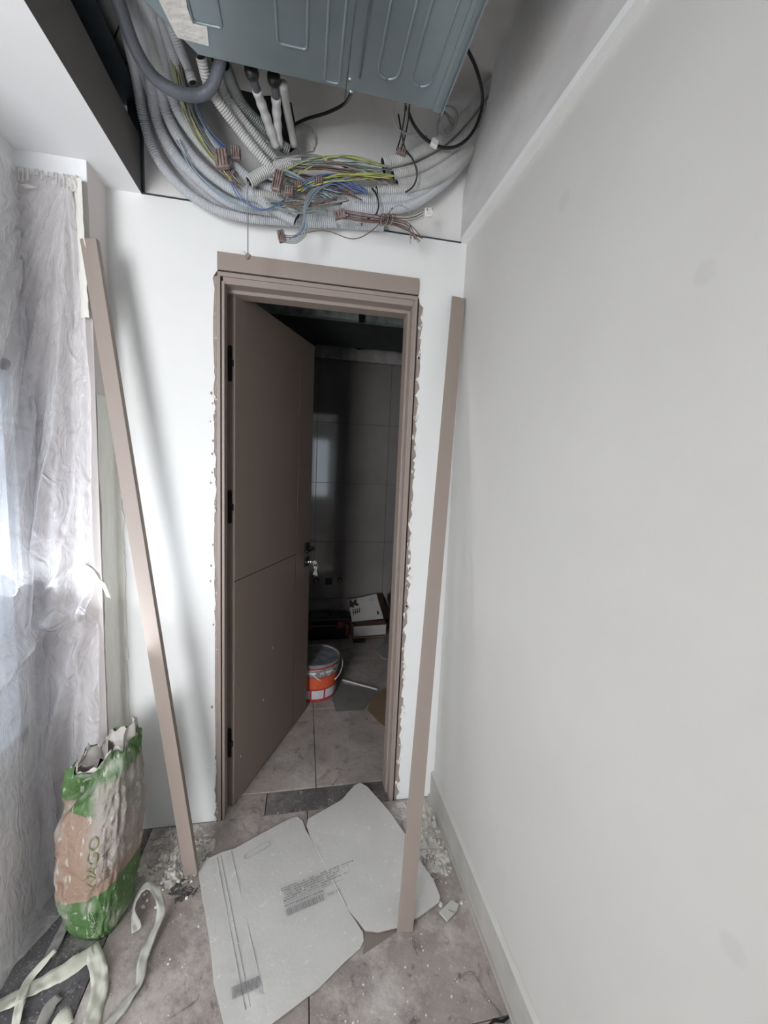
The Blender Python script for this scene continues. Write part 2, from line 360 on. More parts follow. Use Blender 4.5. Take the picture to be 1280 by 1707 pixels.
# left wall with the big window beside the pier, rest of the room behind the camera
WY0, WY1, WZ0, WZ1 = -.48, -.19, .55, 1.71
lw = MB(); lw.box((-1.56, -.54, WZ1), (-1.43, -.123, H)); lw.box((-1.56, -.54, 0), (-1.43, -.123, WZ0)); lw.box((-1.56, -.54, WZ0), (-1.43, WY0, WZ1)); lw.box((-1.56, WY1, WZ0), (-1.43, -.123, WZ1))
struct(lw.build('wall_left', WALL))
struct(MB().box((-3.7, -.64, 0), (-1.43, -.54, H)).build('wall_left_far', WALL))
struct(MB().box((-3.8, -4.3, 0), (-3.7, -.54, H)).build('wall_left_end', WALL))
struct(MB().box((-1.50, -4.2, 0), (-1.40, -2.90, H)).build('wall_light_blocker', WALL))  # unseen wall added to keep the back daylight off the right wall
wn = struct(MB().box((-1.48, WY0, WZ1 - .03), (-1.44, WY1, WZ1)).box((-1.48, WY0, WZ0), (-1.44, WY1, WZ0 + .03)).box((-1.48, WY1 - .03, WZ0), (-1.44, WY1, WZ1)).box((-1.48, WY0, WZ0), (-1.44, WY0 + .03, WZ1)).build('window_1', BLUEGREY))
MB().box((-1.438, WY0, WZ1 - .016), (-1.43, WY1, WZ1 - .002)).build('window_seal', SEAL_GAP, wn)
MB().box((-1.468, WY0 + .03, WZ0 + .03), (-1.462, WY1 - .03, WZ1 - .03)).build('window_pane', GLASS, wn)
bw = MB(); bw.box((-3.8, -4.3, 0), (-2.95, -4.2, H)); bw.box((-2.95, -4.3, 0), (-1.52, -4.2, .3)); bw.box((-2.95, -4.3, 2.2), (-1.52, -4.2, H)); bw.box((-1.52, -4.3, 0), (-.42, -4.2, H)); bw.box((-.03, -4.3, 0), (.14, -4.2, H)); bw.box((-.42, -4.3, 0), (-.03, -4.2, .65)); bw.box((-.42, -4.3, 2.0), (-.03, -4.2, H))
struct(bw.build('wall_back', WALL))
struct(MB().box((-2.95, -4.26, .3), (-2.91, -4.22, 2.2)).box((-1.56, -4.26, .3), (-1.52, -4.22, 2.2)).box((-2.95, -4.26, 2.16), (-1.52, -4.22, 2.2)).box((-2.95, -4.26, .3), (-1.52, -4.22, .34)).build('window_2', BLUEGREY))
struct(MB().box((-.42, -4.26, .65), (-.40, -4.22, 2.0)).box((-.05, -4.26, .65), (-.03, -4.22, 2.0)).box((-.42, -4.26, 1.97), (-.03, -4.22, 2.0)).box((-.42, -4.26, .65), (-.03, -4.22, .68)).build('window_3', BLUEGREY))

# floor: base slab and separate tiles
fl = struct(MB().box((-3.8, -4.4, -.06), (.8, 2.1, -.009)).build('floor', mat('grout', (.05, .045, .042), .9)))
def tile(x0, x1, y0, y1, m, jitter=0):
    g = .0016
    b = MB(); z = jitter
    b.box((x0 + g, y0 + g, -.009), (x1 - g, y1 - g, z)); return b.build('tile', m, fl, bevel=.0012, seg=1)
xs = [0.05, -.55, -1.15, -1.75, -2.35, -2.95, -3.7]
ys = [0, -.745, -1.49, -2.235, -2.98, -3.725, -4.3]
for i in range(len(xs) - 1):
    for j in range(len(ys) - 1):
        if i > 2 and j == 0: continue
        tile(xs[i + 1], min(xs[i], -.0), ys[j + 1], ys[j], FLOOR_DK if (i == 2 and j == 0) else FLOOR, -rnd.random() * .0008)
tile(-.723, -.19, 0, .118, FLOOR_TH, -.001); tile(-.91, -.723, 0, .118, FLOOR, -.001)
xi = [.80, .10, -.51, -1.11, -1.4]; yi = [.12, .72, 1.32, 1.92]
for i in range(len(xi) - 1):
    for j in range(len(yi) - 1): tile(xi[i + 1], xi[i], yi[j], yi[j + 1], FLOOR_IN, -rnd.random() * .0008)
# paper-thin protective board edge left on the floor by the cardboard, tear at the wall
tag(MB().prism([at(604, 1592, 'z', .001), at(668, 1549, 'z', .001), at(640, 1548, 'z', .001), at(610, 1556, 'z', .001)], (0, 0, .001)).build('board_offcut', mat('offcut_board', (.24, .20, .18), .8)), 'small brown wedge of board poking out below the cardboard, next to the right slat foot', 'offcut')

# baseboard on the right wall
bb = struct(MB().box((-.014, -4.2, .0), (-.0005, -.0005, .115)).build('baseboard_right', DUST_D))
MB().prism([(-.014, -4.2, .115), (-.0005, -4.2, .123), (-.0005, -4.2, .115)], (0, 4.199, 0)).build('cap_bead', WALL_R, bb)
MB().box((-.022, -4.2, .0), (-.014, -.0005, .012)).build('floor_bead', DUST_D, bb)

# ---- inner room
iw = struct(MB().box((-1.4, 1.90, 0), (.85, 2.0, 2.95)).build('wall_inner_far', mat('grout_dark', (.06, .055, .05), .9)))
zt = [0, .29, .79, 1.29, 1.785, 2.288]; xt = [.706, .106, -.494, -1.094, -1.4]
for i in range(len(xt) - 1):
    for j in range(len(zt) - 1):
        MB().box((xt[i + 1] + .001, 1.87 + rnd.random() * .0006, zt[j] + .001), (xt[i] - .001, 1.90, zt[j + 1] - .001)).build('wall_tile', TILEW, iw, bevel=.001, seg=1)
GP = mat('grey_rough_render', (.28, .265, .255), .9, col2=(.50, .485, .475), scale=14, bump=1, bscale=25, bdist=.01)
r_ = random.Random(5)
pl = [(x, 1.872, 2.292) for x in (.8, -1.3)] + [(-1.3 + k * .07, 1.872, 2.40 + r_.uniform(-.02, .03)) for k in range(31)]
MB().prism(pl, (0, .028, 0)).build('render_band', GP, iw)
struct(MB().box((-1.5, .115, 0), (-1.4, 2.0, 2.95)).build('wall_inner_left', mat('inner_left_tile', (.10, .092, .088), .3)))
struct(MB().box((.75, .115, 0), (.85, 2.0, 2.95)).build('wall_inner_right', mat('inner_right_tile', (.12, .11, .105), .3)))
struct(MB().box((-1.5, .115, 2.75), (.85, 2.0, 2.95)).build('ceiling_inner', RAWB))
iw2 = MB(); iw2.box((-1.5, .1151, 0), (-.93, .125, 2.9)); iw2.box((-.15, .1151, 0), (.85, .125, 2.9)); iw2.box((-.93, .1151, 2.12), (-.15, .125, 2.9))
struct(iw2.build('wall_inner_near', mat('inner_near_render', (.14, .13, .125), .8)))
c = MB(); c.box((-1.3, .95, 2.305), (.75, .955, 2.372)); c.box((-1.3, .955, 2.305), (.75, 1.0, 2.309)); c.box((-1.3, .944, 2.335), (.75, .95, 2.339))
c0 = tag(c.build('ceiling_channel', GREENZ), 'dusty greenish metal ceiling channel in the dark room beyond the door', 'metal channel')
MB().box((-.295, .925, 2.288), (-.262, .943, 2.335)).tube([(-.275, .934, 2.33), (-.272, .934, 2.36)], .003).build('hanger_clip', BLACKP, c0)
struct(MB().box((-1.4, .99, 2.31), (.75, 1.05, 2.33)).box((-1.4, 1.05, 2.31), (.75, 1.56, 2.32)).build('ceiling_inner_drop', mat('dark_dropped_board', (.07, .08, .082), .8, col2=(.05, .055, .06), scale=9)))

# ================================================================ DOOR FRAME
fr = struct(bpy.data.objects.new('door_1', None)); COL.objects.link(fr); fr.location = (-.545, 0, 0); fo = fr.location
hc = MB(fo); hc.box((-.902, -.012, 2.102), (-.1835, 0, 2.16)).build('head_casing', TAUPE, fr, bevel=.0015)
hd = MB(fo); hd.box((-.902, -.006, 2.084), (-.183, .115, 2.098)); hd.box((-.885, .0, 2.062), (-.200, .115, 2.084)); hd.box((-.88, .05, 2.05), (-.205, .112, 2.063)); hd.build('head_jamb', TAUPE, fr, bevel=.001)
MB(fo).box((-.902, -.004, 2.098), (-.183, .02, 2.102)).build('shadow_joint', GROOVE, fr)
jl = MB(fo); jl.box((-.905, -.006, 0), (-.893, .115, 2.084)); jl.box((-.889, -.002, 0), (-.880, .055, 2.07)); jl.build('side_jamb', TAUPE, fr, bevel=.001)
MB(fo).box((-.8935, .0, 0), (-.8885, .055, 2.07)).build('seal_strip', GROOVE, fr)
jr = MB(fo); jr.box((-.193, -.006, 0), (-.183, .115, 2.084)); jr.box((-.200, .0, 0), (-.190, .115, 2.084)); jr.box((-.208, .045, 0), (-.197, .112, 2.06)); jr.build('side_jamb', TAUPE, fr, bevel=.001)
MB(fo).box((-.1835, -.003, 0), (-.1775, .05, 2.09)).build('seal_strip', GROOVE, fr)
MB(fo).box((-.179, .0005, 0), (-.150, .1, 2.092)).build('filler_strip', FOAM, fr)
MB(fo).box((-.932, .002, 0), (-.905, .1, 2.084)).build('filler_strip', FOAM, fr)
# bulging edge of the filler on the left
for z0, z1, w_ in ((1.72, 2.08, .012), (1.0, 1.27, .012), (.15, 1.0, .010)):
    n = 16; P = [(-.9052, -.004, z0 + (z1 - z0) * k / n) for k in range(n + 1)] + [(-.9052 - w_ * sin(pi * k / n) ** .6, -.004, z0 + (z1 - z0) * k / n) for k in range(n, -1, -1)]
    MB(fo).prism(P, (0, .008, 0)).build('filler_bulge', FOAM, fr)

# ---------------------------------------------------------------- door leaf (open inwards)
HX = Vector((-.854, .064, 0)); dl = Vector((.301, .659, 0)).normalized(); nl = Vector((dl.y, -dl.x, 0))
dr = empty('door_leaf', (-.854, .064, .008), 'taupe door leaf standing open into the dark room, with grooved face and three hinges', 'door')
dr.rotation_euler = (0, 0, math.atan2(dl.y, dl.x))
# local: x along leaf, y = thickness (positive = away from the seen face), z up
LW, LH, TH = .728, 2.065, .037
GV = .548; GH = .965
def lbox(n, a, b, m, parent=dr, bevel=.0012): return MB().box(a, b).build(n, m, parent, bevel=bevel)
lbox('core', (.001, .003, 0), (LW - .001, TH - .003, LH), GROOVE, bevel=0)
lbox('face_panel', (0, 0, 0), (GV - .0018, .0035, GH - .0015), TAUPE_D); lbox('face_panel', (0, 0, GH + .0015), (GV - .0018, .0035, LH), TAUPE_D)
lbox('stile', (GV + .0018, 0, 0), (LW, .0035, LH), TAUPE_D)
MB().box((GV - .0022, .0006, 0), (GV + .0022, .004, LH)).box((0, .0006, GH - .0018), (GV, .004, GH + .0018)).build('groove', GROOVE, dr)
lbox('back_panel', (0, TH - .0035, 0), (LW, TH, LH), TAUPE_D)
MB().box((-.0015, .0025, 0), (.0015, TH - .001, LH)).build('hinge_edge', TAUPE_D, dr, bevel=.001)
MB().box((LW - .002, .003, 0), (LW + .0005, TH - .003, LH)).build('lock_edge', TAUPE_D, dr)
for zc in (1.80, 1.262, .278):
    P = []; hz = .066; r = .0085; yc = .019
    for k in range(9): a = pi * k / 8; P.append((-.0045, yc + r * cos(a), zc + hz - r + r * sin(a)))
    for k in range(9): a = pi + pi * k / 8; P.append((-.0045, yc + r * cos(a), zc - hz + r + r * sin(a)))
    h = MB().prism(P, (.0045, 0, 0)).build('hinge', BLACKP, dr)
    for q in (-.052, -.02, .02, .052): MB().lathe([(.0001, 0), (.0032, 0), (.0028, .0012), (.0001, .0012)], (-.0045, yc, zc + q), 10, ax=(-1, 0, 0)).build('screw', BLACKM, h, smooth=True)
    MB().box((-.012, yc - .016, zc - .012), (-.003, yc - .003, zc + .012)).build('hinge_arm', BLACKP, h)
# handle, rose, cylinder, key
hx, hz = LW - .052, .978
hr = MB().box((hx - .025, -.010, hz - .025), (hx + .025, 0, hz + .025)).build('handle_rose', BLACKM, dr, bevel=.002)
MB().tube([(hx, -.008, hz), (hx, -.048, hz)], .009, 14).tube(spline([(hx, -.045, hz), (hx - .03, -.05, hz), (hx - .11, -.05, hz)], .01), .009, 12).build('lever', BLACKM, hr, smooth=True)
kr = MB().box((hx - .025, -.010, hz - .105), (hx + .025, 0, hz - .055)).build('key_rose', BLACKM, dr, bevel=.002)
MB().lathe([(.0001, 0), (.012, 0), (.012, .014), (.0001, .014)], (hx, -.010, hz - .08), 16, ax=(0, -1, 0)).build('lock_cylinder', CHROME, kr, smooth=True)
kb = MB()
kb.box((hx - .001, -.045, hz - .084), (hx + .001, -.022, hz - .076))
kb.lathe([(.0001, -.0012), (.011, -.0012), (.011, .0012), (.0001, .0012)], (hx, -.054, hz - .08), 16, ax=(1, 0, 0))
kb.tube([(hx, -.058 + .014 * cos(a * pi / 8), hz - .098 + .016 * sin(a * pi / 8)) for a in range(17)], .0012, 6)
for k, a in enumerate((-.25, .05, .35)):
    kb.obox((hx + .004 * k, -.058 + .016 * a, hz - .132), (1, 0, 0), (0, cos(a), sin(a)), (0, -sin(a), cos(a)), .001, .005, .022)
    kb.lathe([(.0001, -.001), (.010, -.001), (.010, .001), (.0001, .001)], (hx + .004 * k, -.058 + .006 * a, hz - .112), 12, ax=(1, .2 * k, 0))
kb.build('key_bunch', CHROME, kr)

# ================================================================ LEANING SLATS
def slat(label, base, top, wv, width, depth, length):
    base, top = Vector(base), Vector(top); d = (top - base).normalized()
    wv = Vector(wv); wv = (wv - d * wv.dot(d)).normalized(); n = wv.cross(d)  # n toward the wall or room
    if n.y > 0: n = -n
    o = empty('leaning_door_casing', base, label, 'trim strip', 'loose door casings leaning on the wall')
    def strip(nm, w0, w1, n0, n1, m, bev):
        P = [wv * w0 + n * n0, wv * w1 + n * n0, wv * w1 + n * n1, wv * w0 + n * n1]
        MB().prism(P, d * length).build(nm, m, o, bevel=bev)
    strip('face', -width / 2, width / 2, -.008, 0, TAUPE, .0012)
    strip('return_lip', width / 2 - .007, width / 2, -depth, -.008, TAUPE, .0008)
    strip('back_core', -width / 2 + .012, width / 2 - .007, -.010, -.008, CARD_E, 0)
    strip('tongue', -width / 2 + .004, -width / 2 + .009, -depth, -.008, TAUPE, 0)
    return o
slat('taupe door casing leaning to the left over the plastic sheet edge, foot in plaster rubble', (-.952, -.225, .006), (-1.236, -.152, 2.085), (1, -.12, 0), .046, .020, 2.10)
slat('taupe door casing leaning in the right corner, foot on the tiles below the cardboard', (-.252, -.512, .004), (-.030, -.030, 2.110), (1, 0, 0), .051, .016, 2.165)

# ================================================================ CEILING UNIT
UZ = 2.45
au = empty('ceiling_duct_unit', (-.56, -.8, UZ), 'large ribbed grey sheet metal air unit hanging in the ceiling opening', 'air unit')
uo = au.location
Pu = [(-.874, -.378, UZ), (-.506, -.3725, UZ), (-.238, -.367, UZ), (-.238, -1.35, UZ), (-1.02, -1.35, UZ), (-1.02, -.545, UZ)]
MB(uo).prism(Pu, (0, 0, .25)).build('casing', STEEL, au, bevel=.003)
MB(uo).box((-.2375, -1.35, UZ - .012), (-.2345, -.367, UZ + .25)).box((-.262, -1.35, UZ - .0025), (-.2345, -.367, UZ)).build('side_flange', STEEL, au)
MB(uo).box((-.25, -1.35, UZ - .004), (-.247, -.375, UZ - .0025)).build('fold_line', STEEL, au)
def track(px0, py0, px1, py1, wid, open_top=True, r=.0022, full=None):
    """embossed rounded groove outline on the underside: two long sides joined by a round end"""
    a = at(px0, py0, 'z', UZ); b = at(px1, py1, 'z', UZ)
    return a, b
def ribloop(x0, x1, yend, rr):
    n = 10; P = []
    P.append((x0, -1.33, UZ)); P.append((x0, yend - rr, UZ))
    P += [(x0 + rr - rr * cos(k * pi / 2 / n), yend - rr + rr * sin(k * pi / 2 / n), UZ) for k in range(1, n + 1)]
    P += [(x1 - rr + rr * sin(k * pi / 2 / n), yend - rr + rr * cos(k * pi / 2 / n), UZ) for k in range(n + 1)]
    P += [(x1, -1.33, UZ)]
    MB(uo).tube(P, .0032, 8).build('pressed_rib', STEEL, au, smooth=True)
def ux(px, py): return at(px, py, 'z', UZ)
for (xl, xr, yb, frac) in ((322, 370, 36, .3), (463, 512, 72, .3), (541, 565, 135, .5), (628, 663, 128, 1), (682, 717, 140, 1)):
    A = ux(xl, yb); B = ux(xr, yb + (xr - xl) * .12); rr = (B.x - A.x) / 2 * frac
    ribloop(A.x, B.x, max(A.y, B.y), max(rr, .006))
for px, py in ((600, 130), (575, 165)):
    A = ux(px, py); MB(uo).tube([(A.x, A.y, UZ), (A.x, -1.33, UZ)], .0025, 6).build('pressed_rib', STEEL, au, smooth=True)
sx_ = ux(575, 158).x
MB(uo).box((sx_ - .001, -1.35, UZ - .0015), (sx_ + .028, -.373, UZ)).build('panel_overlap', STEEL, au)
for q in ((585, 151), (583, 130)):
    A = ux(*q); MB(uo).lathe([(.0001, -.004), (.004, -.004), (.005, 0), (.0001, 0)], (A.x, A.y, UZ - .001), 10).build('screw', CHROME, au, smooth=True)
# crusty white insulation scrap on its left corner
ins = [ux(*q) for q in ((262, 0), (283, 35), (296, 60), (318, 66), (348, 74), (345, 42), (322, 38), (312, 10), (308, 0))]
ins = [Vector((p.x, p.y, UZ - .004)) for p in ins]
ins[0] = Vector((-.94, -.56, UZ - .004)); ins[-1] = Vector((-.86, -.58, UZ - .004))
MB(uo).prism(ins, (0, 0, .005)).build('insulation_scrap', PLASTER, au)

# ================================================================ CONDUITS
def path(pts, step=.004):
    P = []
    for p in pts:
        q = at(p[0], p[1], 'y', p[2])
        if q.z > 2.535 and p[0] < 420: q = at(p[0], p[1], 'z', 2.535 + (p[0] % 7) * .002)   # they run under the slab, above the unit's lower edge
        P.append(q)
    return resample(spline(P, .003), step)
def corr(pts, r, m, parent=None, name='corrugated_conduit', seg=10, open_end=True, pitch=.0066):
    P = path(pts, pitch / 2)
    b = MB(); b.tube(P, r, 14, caps=True, rfun=lambda i: r if i % 2 else r * .84)
    o = b.build(name, m, parent)
    for e, f in ((0, 1), (-1, -2)):
        MB().lathe([(.0001, 0), (r * .72, 0), (r * .72, .0006), (.0001, .0006)], P[e], 10, ax=(P[e] - P[f])).build('open_end', HOLE, o)
    return o
GL = 'grey conduits sweeping down the left of the ceiling opening'
LL = 'pale grey corrugated conduit in the bundle sweeping down the left of the ceiling opening'
left = [
 ([(196,-60,-.30),(205,20,-.20),(228,130,-.10),(240,200,-.06),(262,262,-.05),(300,310,-.045),(350,345,-.045),(400,361,-.05),(455,367,-.05),(520,371,-.05),(560,372,-.045)], .0115, COND),
 ([(208,-60,-.30),(225,20,-.20),(246,110,-.12),(262,200,-.08),(292,258,-.07),(335,303,-.07),(385,338,-.075),(440,350,-.075),(520,362,-.06),(600,368,-.04)], .0125, COND),
 ([(222,-60,-.30),(240,20,-.22),(258,90,-.15),(275,180,-.10),(305,240,-.09),(345,285,-.09),(395,320,-.09),(450,334,-.085),(520,350,-.07),(580,356,-.06)], .0125, COND),
 ([(226,-60,-.30),(252,20,-.24),(272,90,-.17),(290,170,-.12),(320,222,-.11),(355,262,-.11),(400,305,-.10),(450,345,-.10),(492,369,-.10)], .0120, COND),
 ([(232,-60,-.30),(262,20,-.24),(285,80,-.19),(305,160,-.14),(335,215,-.13),(375,262,-.12),(420,300,-.11),(470,322,-.10),(540,341,-.09),(592,341,-.085)], .0120, COND),
 ([(255,-60,-.34),(228,10,-.22),(236,90,-.12),(250,170,-.05),(275,240,-.03),(320,300,-.025),(380,345,-.022),(440,356,-.022),(560,372,-.02),(640,378,-.02)], .0115, COND),
 ([(238,-60,-.34),(252,10,-.26),(250,60,-.20),(268,110,-.15),(300,190,-.08),(340,250,-.06),(395,300,-.05),(470,335,-.045),(560,356,-.04),(640,358,-.04)], .0120, COND_W),
 ([(244,-60,-.34),(272,10,-.30),(296,70,-.25),(312,110,-.22),(322,140,-.20)], .0105, COND),
]
LN = ['nearly outermost, passing lowest over the wall', 'second from the outside', 'third from the outside', 'ending in a cut tip', 'innermost of the long ones', 'the very outermost, tight to the wall', 'dusty and half buried', 'short piece behind the dark hose']
for i, (p, r, m) in enumerate(left):
    p = [(a, b, c - .009) for a, b, c in p]; o = corr(p, r * 1.36, m); tag(o, 'grey conduit sweeping down the left, ' + LN[i], 'conduit', GL)
inner = [
 ([(335,95,-.33),(352,150,-.27),(392,208,-.21),(425,250,-.18),(456,285,-.15),(475,305,-.13)], .0115, COND_W, 'light corrugated conduit slanting down from the air unit, left of a close pair'),
 ([(358,100,-.30),(378,160,-.22),(420,220,-.17),(455,262,-.13),(486,292,-.11)], .0100, COND_W, 'light corrugated conduit slanting down from the air unit, right of a close pair'),
 ([(375,110,-.30),(400,170,-.20),(430,205,-.14),(462,236,-.10),(480,250,-.08)], .0130, COND_D, 'dark corrugated conduit running down just left of the white wrapped pipes'),
 ([(415,303,-.16),(440,288,-.155),(470,277,-.14),(500,270,-.12)], .0135, COND_W, 'short dusty corrugated conduit with an open end facing down left, above the hanging wire'),
 ([(424,322,-.12),(460,330,-.11),(480,345,-.11),(497,362,-.11)], .0115, COND_W, 'short corrugated conduit with a cut end just left of the hanging brown connectors'),
 ([(420,318,-.10),(470,330,-.09),(520,345,-.08),(600,345,-.07),(640,340,-.06)], .0125, COND_W, 'dusty corrugated conduit running flat below the tangle of wires'),
]
for p, r, m, lb in inner: tag(corr(p, r * 1.3, m), lb, 'conduit')
hosep = path([(170,-80,-.50),(200,10,-.42),(225,80,-.36),(258,130,-.31),(300,155,-.29),(335,158,-.28),(355,140,-.30),(366,105,-.34),(368,80,-.38)], .006)
tag(MB().tube(hosep, .0155, 16).build('insulated_hose', HOSE, smooth=True), 'thick dark grey insulated hose looping in front of the left conduits under the air unit', 'hose')
GR = 'grey conduits fanning to the right wall hole'
right = [
 [(638,272,-.105),(680,262,-.10),(730,238,-.09),(775,195,-.09),(812,150,-.10),(850,118,-.12),(900,95,-.14)],
 [(655,292,-.095),(700,280,-.09),(750,250,-.08),(790,208,-.085),(822,168,-.10),(862,135,-.12),(910,110,-.14)],
 [(662,308,-.085),(705,297,-.08),(755,266,-.07),(797,220,-.075),(828,178,-.09),(866,145,-.11),(915,120,-.13)],
 [(628,318,-.085),(690,312,-.08),(745,287,-.068),(790,244,-.055),(822,198,-.075),(855,165,-.09),(900,135,-.12)],
 [(590,316,-.07),(650,322,-.07),(700,314,-.06),(745,293,-.05),(782,258,-.045),(818,208,-.06),(850,175,-.08),(900,140,-.11)],
 [(562,323,-.09),(620,333,-.085),(680,329,-.07),(725,306,-.05),(762,275,-.04),(795,238,-.04),(815,215,-.05),(850,185,-.06)],
 [(562,341,-.085),(620,348,-.08),(680,343,-.065),(722,319,-.045),(757,287,-.035),(785,250,-.03),(812,205,-.04),(850,170,-.05)],
 [(640,284,-.07),(690,272,-.06),(738,245,-.05),(785,200,-.055),(815,165,-.07),(850,130,-.09)],
]
RN = ['topmost with open end', 'second open end from the top', 'third open end from the top', 'fourth from the top', 'fifth from the top, feeding blue wires', 'second lowest', 'the lowest', 'hidden behind the upper ones']
for i, p in enumerate(right):
    rr = .0175 if i else .0195
    p = [(a, b, c - .010) for a, b, c in p]; o = corr(p, rr, COND_W if i < 5 else COND)
    tag(o, 'grey conduit rising to the right wall hole, ' + RN[i], 'conduit', GR)
# wrapped pipes
for pts, lb in (([(418,115,-.34),(428,150,-.26),(445,200,-.17),(462,250,-.10)], 'left white wrapped pipe of the pair above the wire tangle'),
                ([(456,125,-.30),(460,165,-.22),(462,205,-.15),(466,250,-.09)], 'right white wrapped pipe of the pair above the wire tangle')):
    P = path(pts, .008); o = empty('wrapped_pipe', P[-1], lb, 'pipe'); n = len(P)
    MB(o.location).tube(P[:n // 3 + 1], .011, 12).build('grey_insulation', HOSE, o, smooth=True)
    MB(o.location).tube(P[n // 3:], .0135, 12, rfun=lambda i: .0135 + .0012 * sin(i * 1.3)).build('white_wrap', WRAP, o, smooth=True)
    d = (P[1] - P[0]).normalized(); MB(o.location).lathe([(.0001, -.012), (.012, -.012), (.018, -.006), (.018, .012), (.013, .02), (.0001, .02)], P[1], 12, ax=d).build('fitting', BLACKP, o, smooth=True)
tag(MB().tube(path([(472,140,-.28),(478,180,-.18),(485,215,-.11),(492,248,-.07)], .01), .012, 12).build('grey_pipe', COND_W, smooth=True), 'plain grey printed pipe just right of the two white wrapped pipes', 'pipe')
# dark hole in the wall and expanding foam patch beside it
hp = [at(*q, 'y', .0115) for q in ((472,160),(486,172),(492,205),(496,245),(483,255),(460,240),(400,190),(385,165),(400,150),(440,160))]
struct(MB().prism(hp, (0, -.001, 0)).build('trim_5', HOLE))
def blob(name, c, sx, sy, sz, m, seed, parent=None, sub=4, amp=.3, fr_=2.5):
    bm = bmesh.new(); bmesh.ops.create_icosphere(bm, subdivisions=sub, radius=1)
    for v in bm.verts:
        k = 1 + amp * noise.noise(v.co * fr_ + Vector((seed, 0, 0))); v.co = Vector((v.co.x * sx * k, v.co.y * sy * k, v.co.z * sz * k)) + Vector(c)
    me = bpy.data.meshes.new(name); bm.to_mesh(me); bm.free(); me.polygons.foreach_set('use_smooth', [True] * len(me.polygons))
    return link(name, me, m, parent)
c = at(508, 232, 'y', .004)
tag(blob('foam_patch', c, .036, .010, .045, PLASTER, 3), 'lump of white plaster on the upper wall right of the dark pipe hole', 'plaster lump')

# ---- cables
def cable(name, pts, r, m, label, cat='cable', group=None, seg=8, step=.006):
    o = MB().tube(path(pts, step), r, seg).build(name, m, smooth=True); return tag(o, label, cat, group)
cable('black_cable', [(775,75,-.30),(792,110,-.24),(803,150,-.20),(802,185,-.17),(788,220,-.15),(765,242,-.14),(738,246,-.14),(710,232,-.15),(690,208,-.17),(676,175,-.22)], .0052, W_BK, 'thick black cable hanging in a loop right of the air unit, with a white tag')
cable('black_cable', [(590,145,-.28),(575,172,-.16),(545,188,-.10),(512,198,-.06),(490,208,-.03),(478,214,.01)], .0050, W_BK, 'black cable running from under the air unit into the dark hole in the wall')
cb_ = at(724, 239, 'y', -.158)
tag(MB().obox(cb_, (1, 0, -.35), (0, 1, 0), (.35, 0, 1), .0125, .008, .011).build('cable_tag', WHITEP, bevel=.003), 'white tape tag wrapped on the black cable loop', 'tag')
for k, (ph, rr) in enumerate(((0, .030), (.4, .026), (.9, .034))):
    c = at(742, 212, 'y', -.12); pts = []
    o = MB().tube([c + Vector((rr * .9 * cos(a * pi / 12 + ph), .01 * sin(a * pi / 6) - .012 * k, rr * 1.35 * sin(a * pi / 12 + ph) + .004 * k)) for a in range(25)], .0028, 8).build('grey_cable_loop', W_GY, smooth=True)
    tag(o, 'thin grey cable coiled in a loop behind the black cable loop', 'cable', 'thin grey cable coils by the air unit corner')
cable('grey_cable', [(656,165,-.30),(655,195,-.22),(668,218,-.17),(690,225,-.15),(715,228,-.15)], .0026, W_GY, 'thin grey cable dropping from the air unit and bending right to the white tag')
for dx, m in ((0, W_BK), (4, W_GY), (7, W_BK)):
    cable('thin_cable', [(676 + dx,165,-.28),(674 + dx,195,-.20),(668 + dx,228,-.15),(660 + dx,254,-.14)], .0024, m, 'thin cable dropping from the air unit to the top right conduits', group='thin cables dropping from the air unit')
cable('cable_tie', [(664,190,-.17),(668,215,-.16),(672,235,-.15),(676,250,-.145),(688,266,-.150),(695,290,-.142),(689,310,-.13),(674,322,-.115)], .0028, W_BK, 'long black cable tie round the upper right conduit ends', 'cable tie')
cable('cable_tie', [(620,314,-.12),(627,324,-.135),(631,342,-.132),(626,358,-.125),(612,365,-.11)], .0028, W_BK, 'short black cable tie round the lower right conduits', 'cable tie')
cable('cable_tie', [(222,0,-.36),(212,18,-.36),(214,12,-.30),(240,-4,-.30)], .0034, W_BK, 'black cable tie round the left conduits at the top of the picture', 'cable tie')

# ---- tangle of loose wires: every wire its own object
wr = random.Random(21)
def wires(n, A, B, m, col, mid=None, r=.0019, spread=(6, 6), dep=(-.14, -.10), hump=10):
    for k in range(n):
        a = (A[0] + wr.gauss(0, spread[0] * .6), A[1] + wr.gauss(0, spread[1] * .6)); b = (B[0] + wr.gauss(0, spread[0] * .6), B[1] + wr.gauss(0, spread[1] * .6))
        pts = []
        hh = hump + wr.gauss(0, 5); N = 5
        for i in range(N):
            t = i / (N - 1); x = a[0] + (b[0] - a[0]) * t + wr.gauss(0, 2); y = a[1] + (b[1] - a[1]) * t - hh * sin(pi * t) + wr.gauss(0, 1.5)
            pts.append((x, y, wr.uniform(*dep) - .014))
        cable(f'{col}_wire', pts, r * wr.uniform(.85, 1.15), m, f'loose {col.replace("_", " ")} wire in the tangle between the cut conduits', 'wire', f'{col.replace("_", " ")} wires in the tangle', 5, .012)
wires(8, (495, 315), (655, 297), W_YG, 'yellow_green', hump=14, spread=(8, 5), dep=(-.15, -.11))
wires(3, (480, 292), (640, 275), W_YG, 'yellow_green', hump=22, spread=(10, 4))
wires(9, (470, 280), (650, 300), W_BR, 'brown', hump=10, spread=(14, 8))
wires(8, (500, 312), (610, 322), W_BLUE, 'blue', hump=16, spread=(10, 5), dep=(-.15, -.11))
wires(6, (535, 300), (575, 318), W_BLUE, 'blue', hump=4, spread=(10, 5), dep=(-.13, -.11))
wires(9, (460, 270), (640, 285), W_GN, 'grey_green', hump=4, spread=(18, 8))
wires(8, (470, 265), (600, 290), W_GY, 'grey', hump=8, spread=(18, 9))
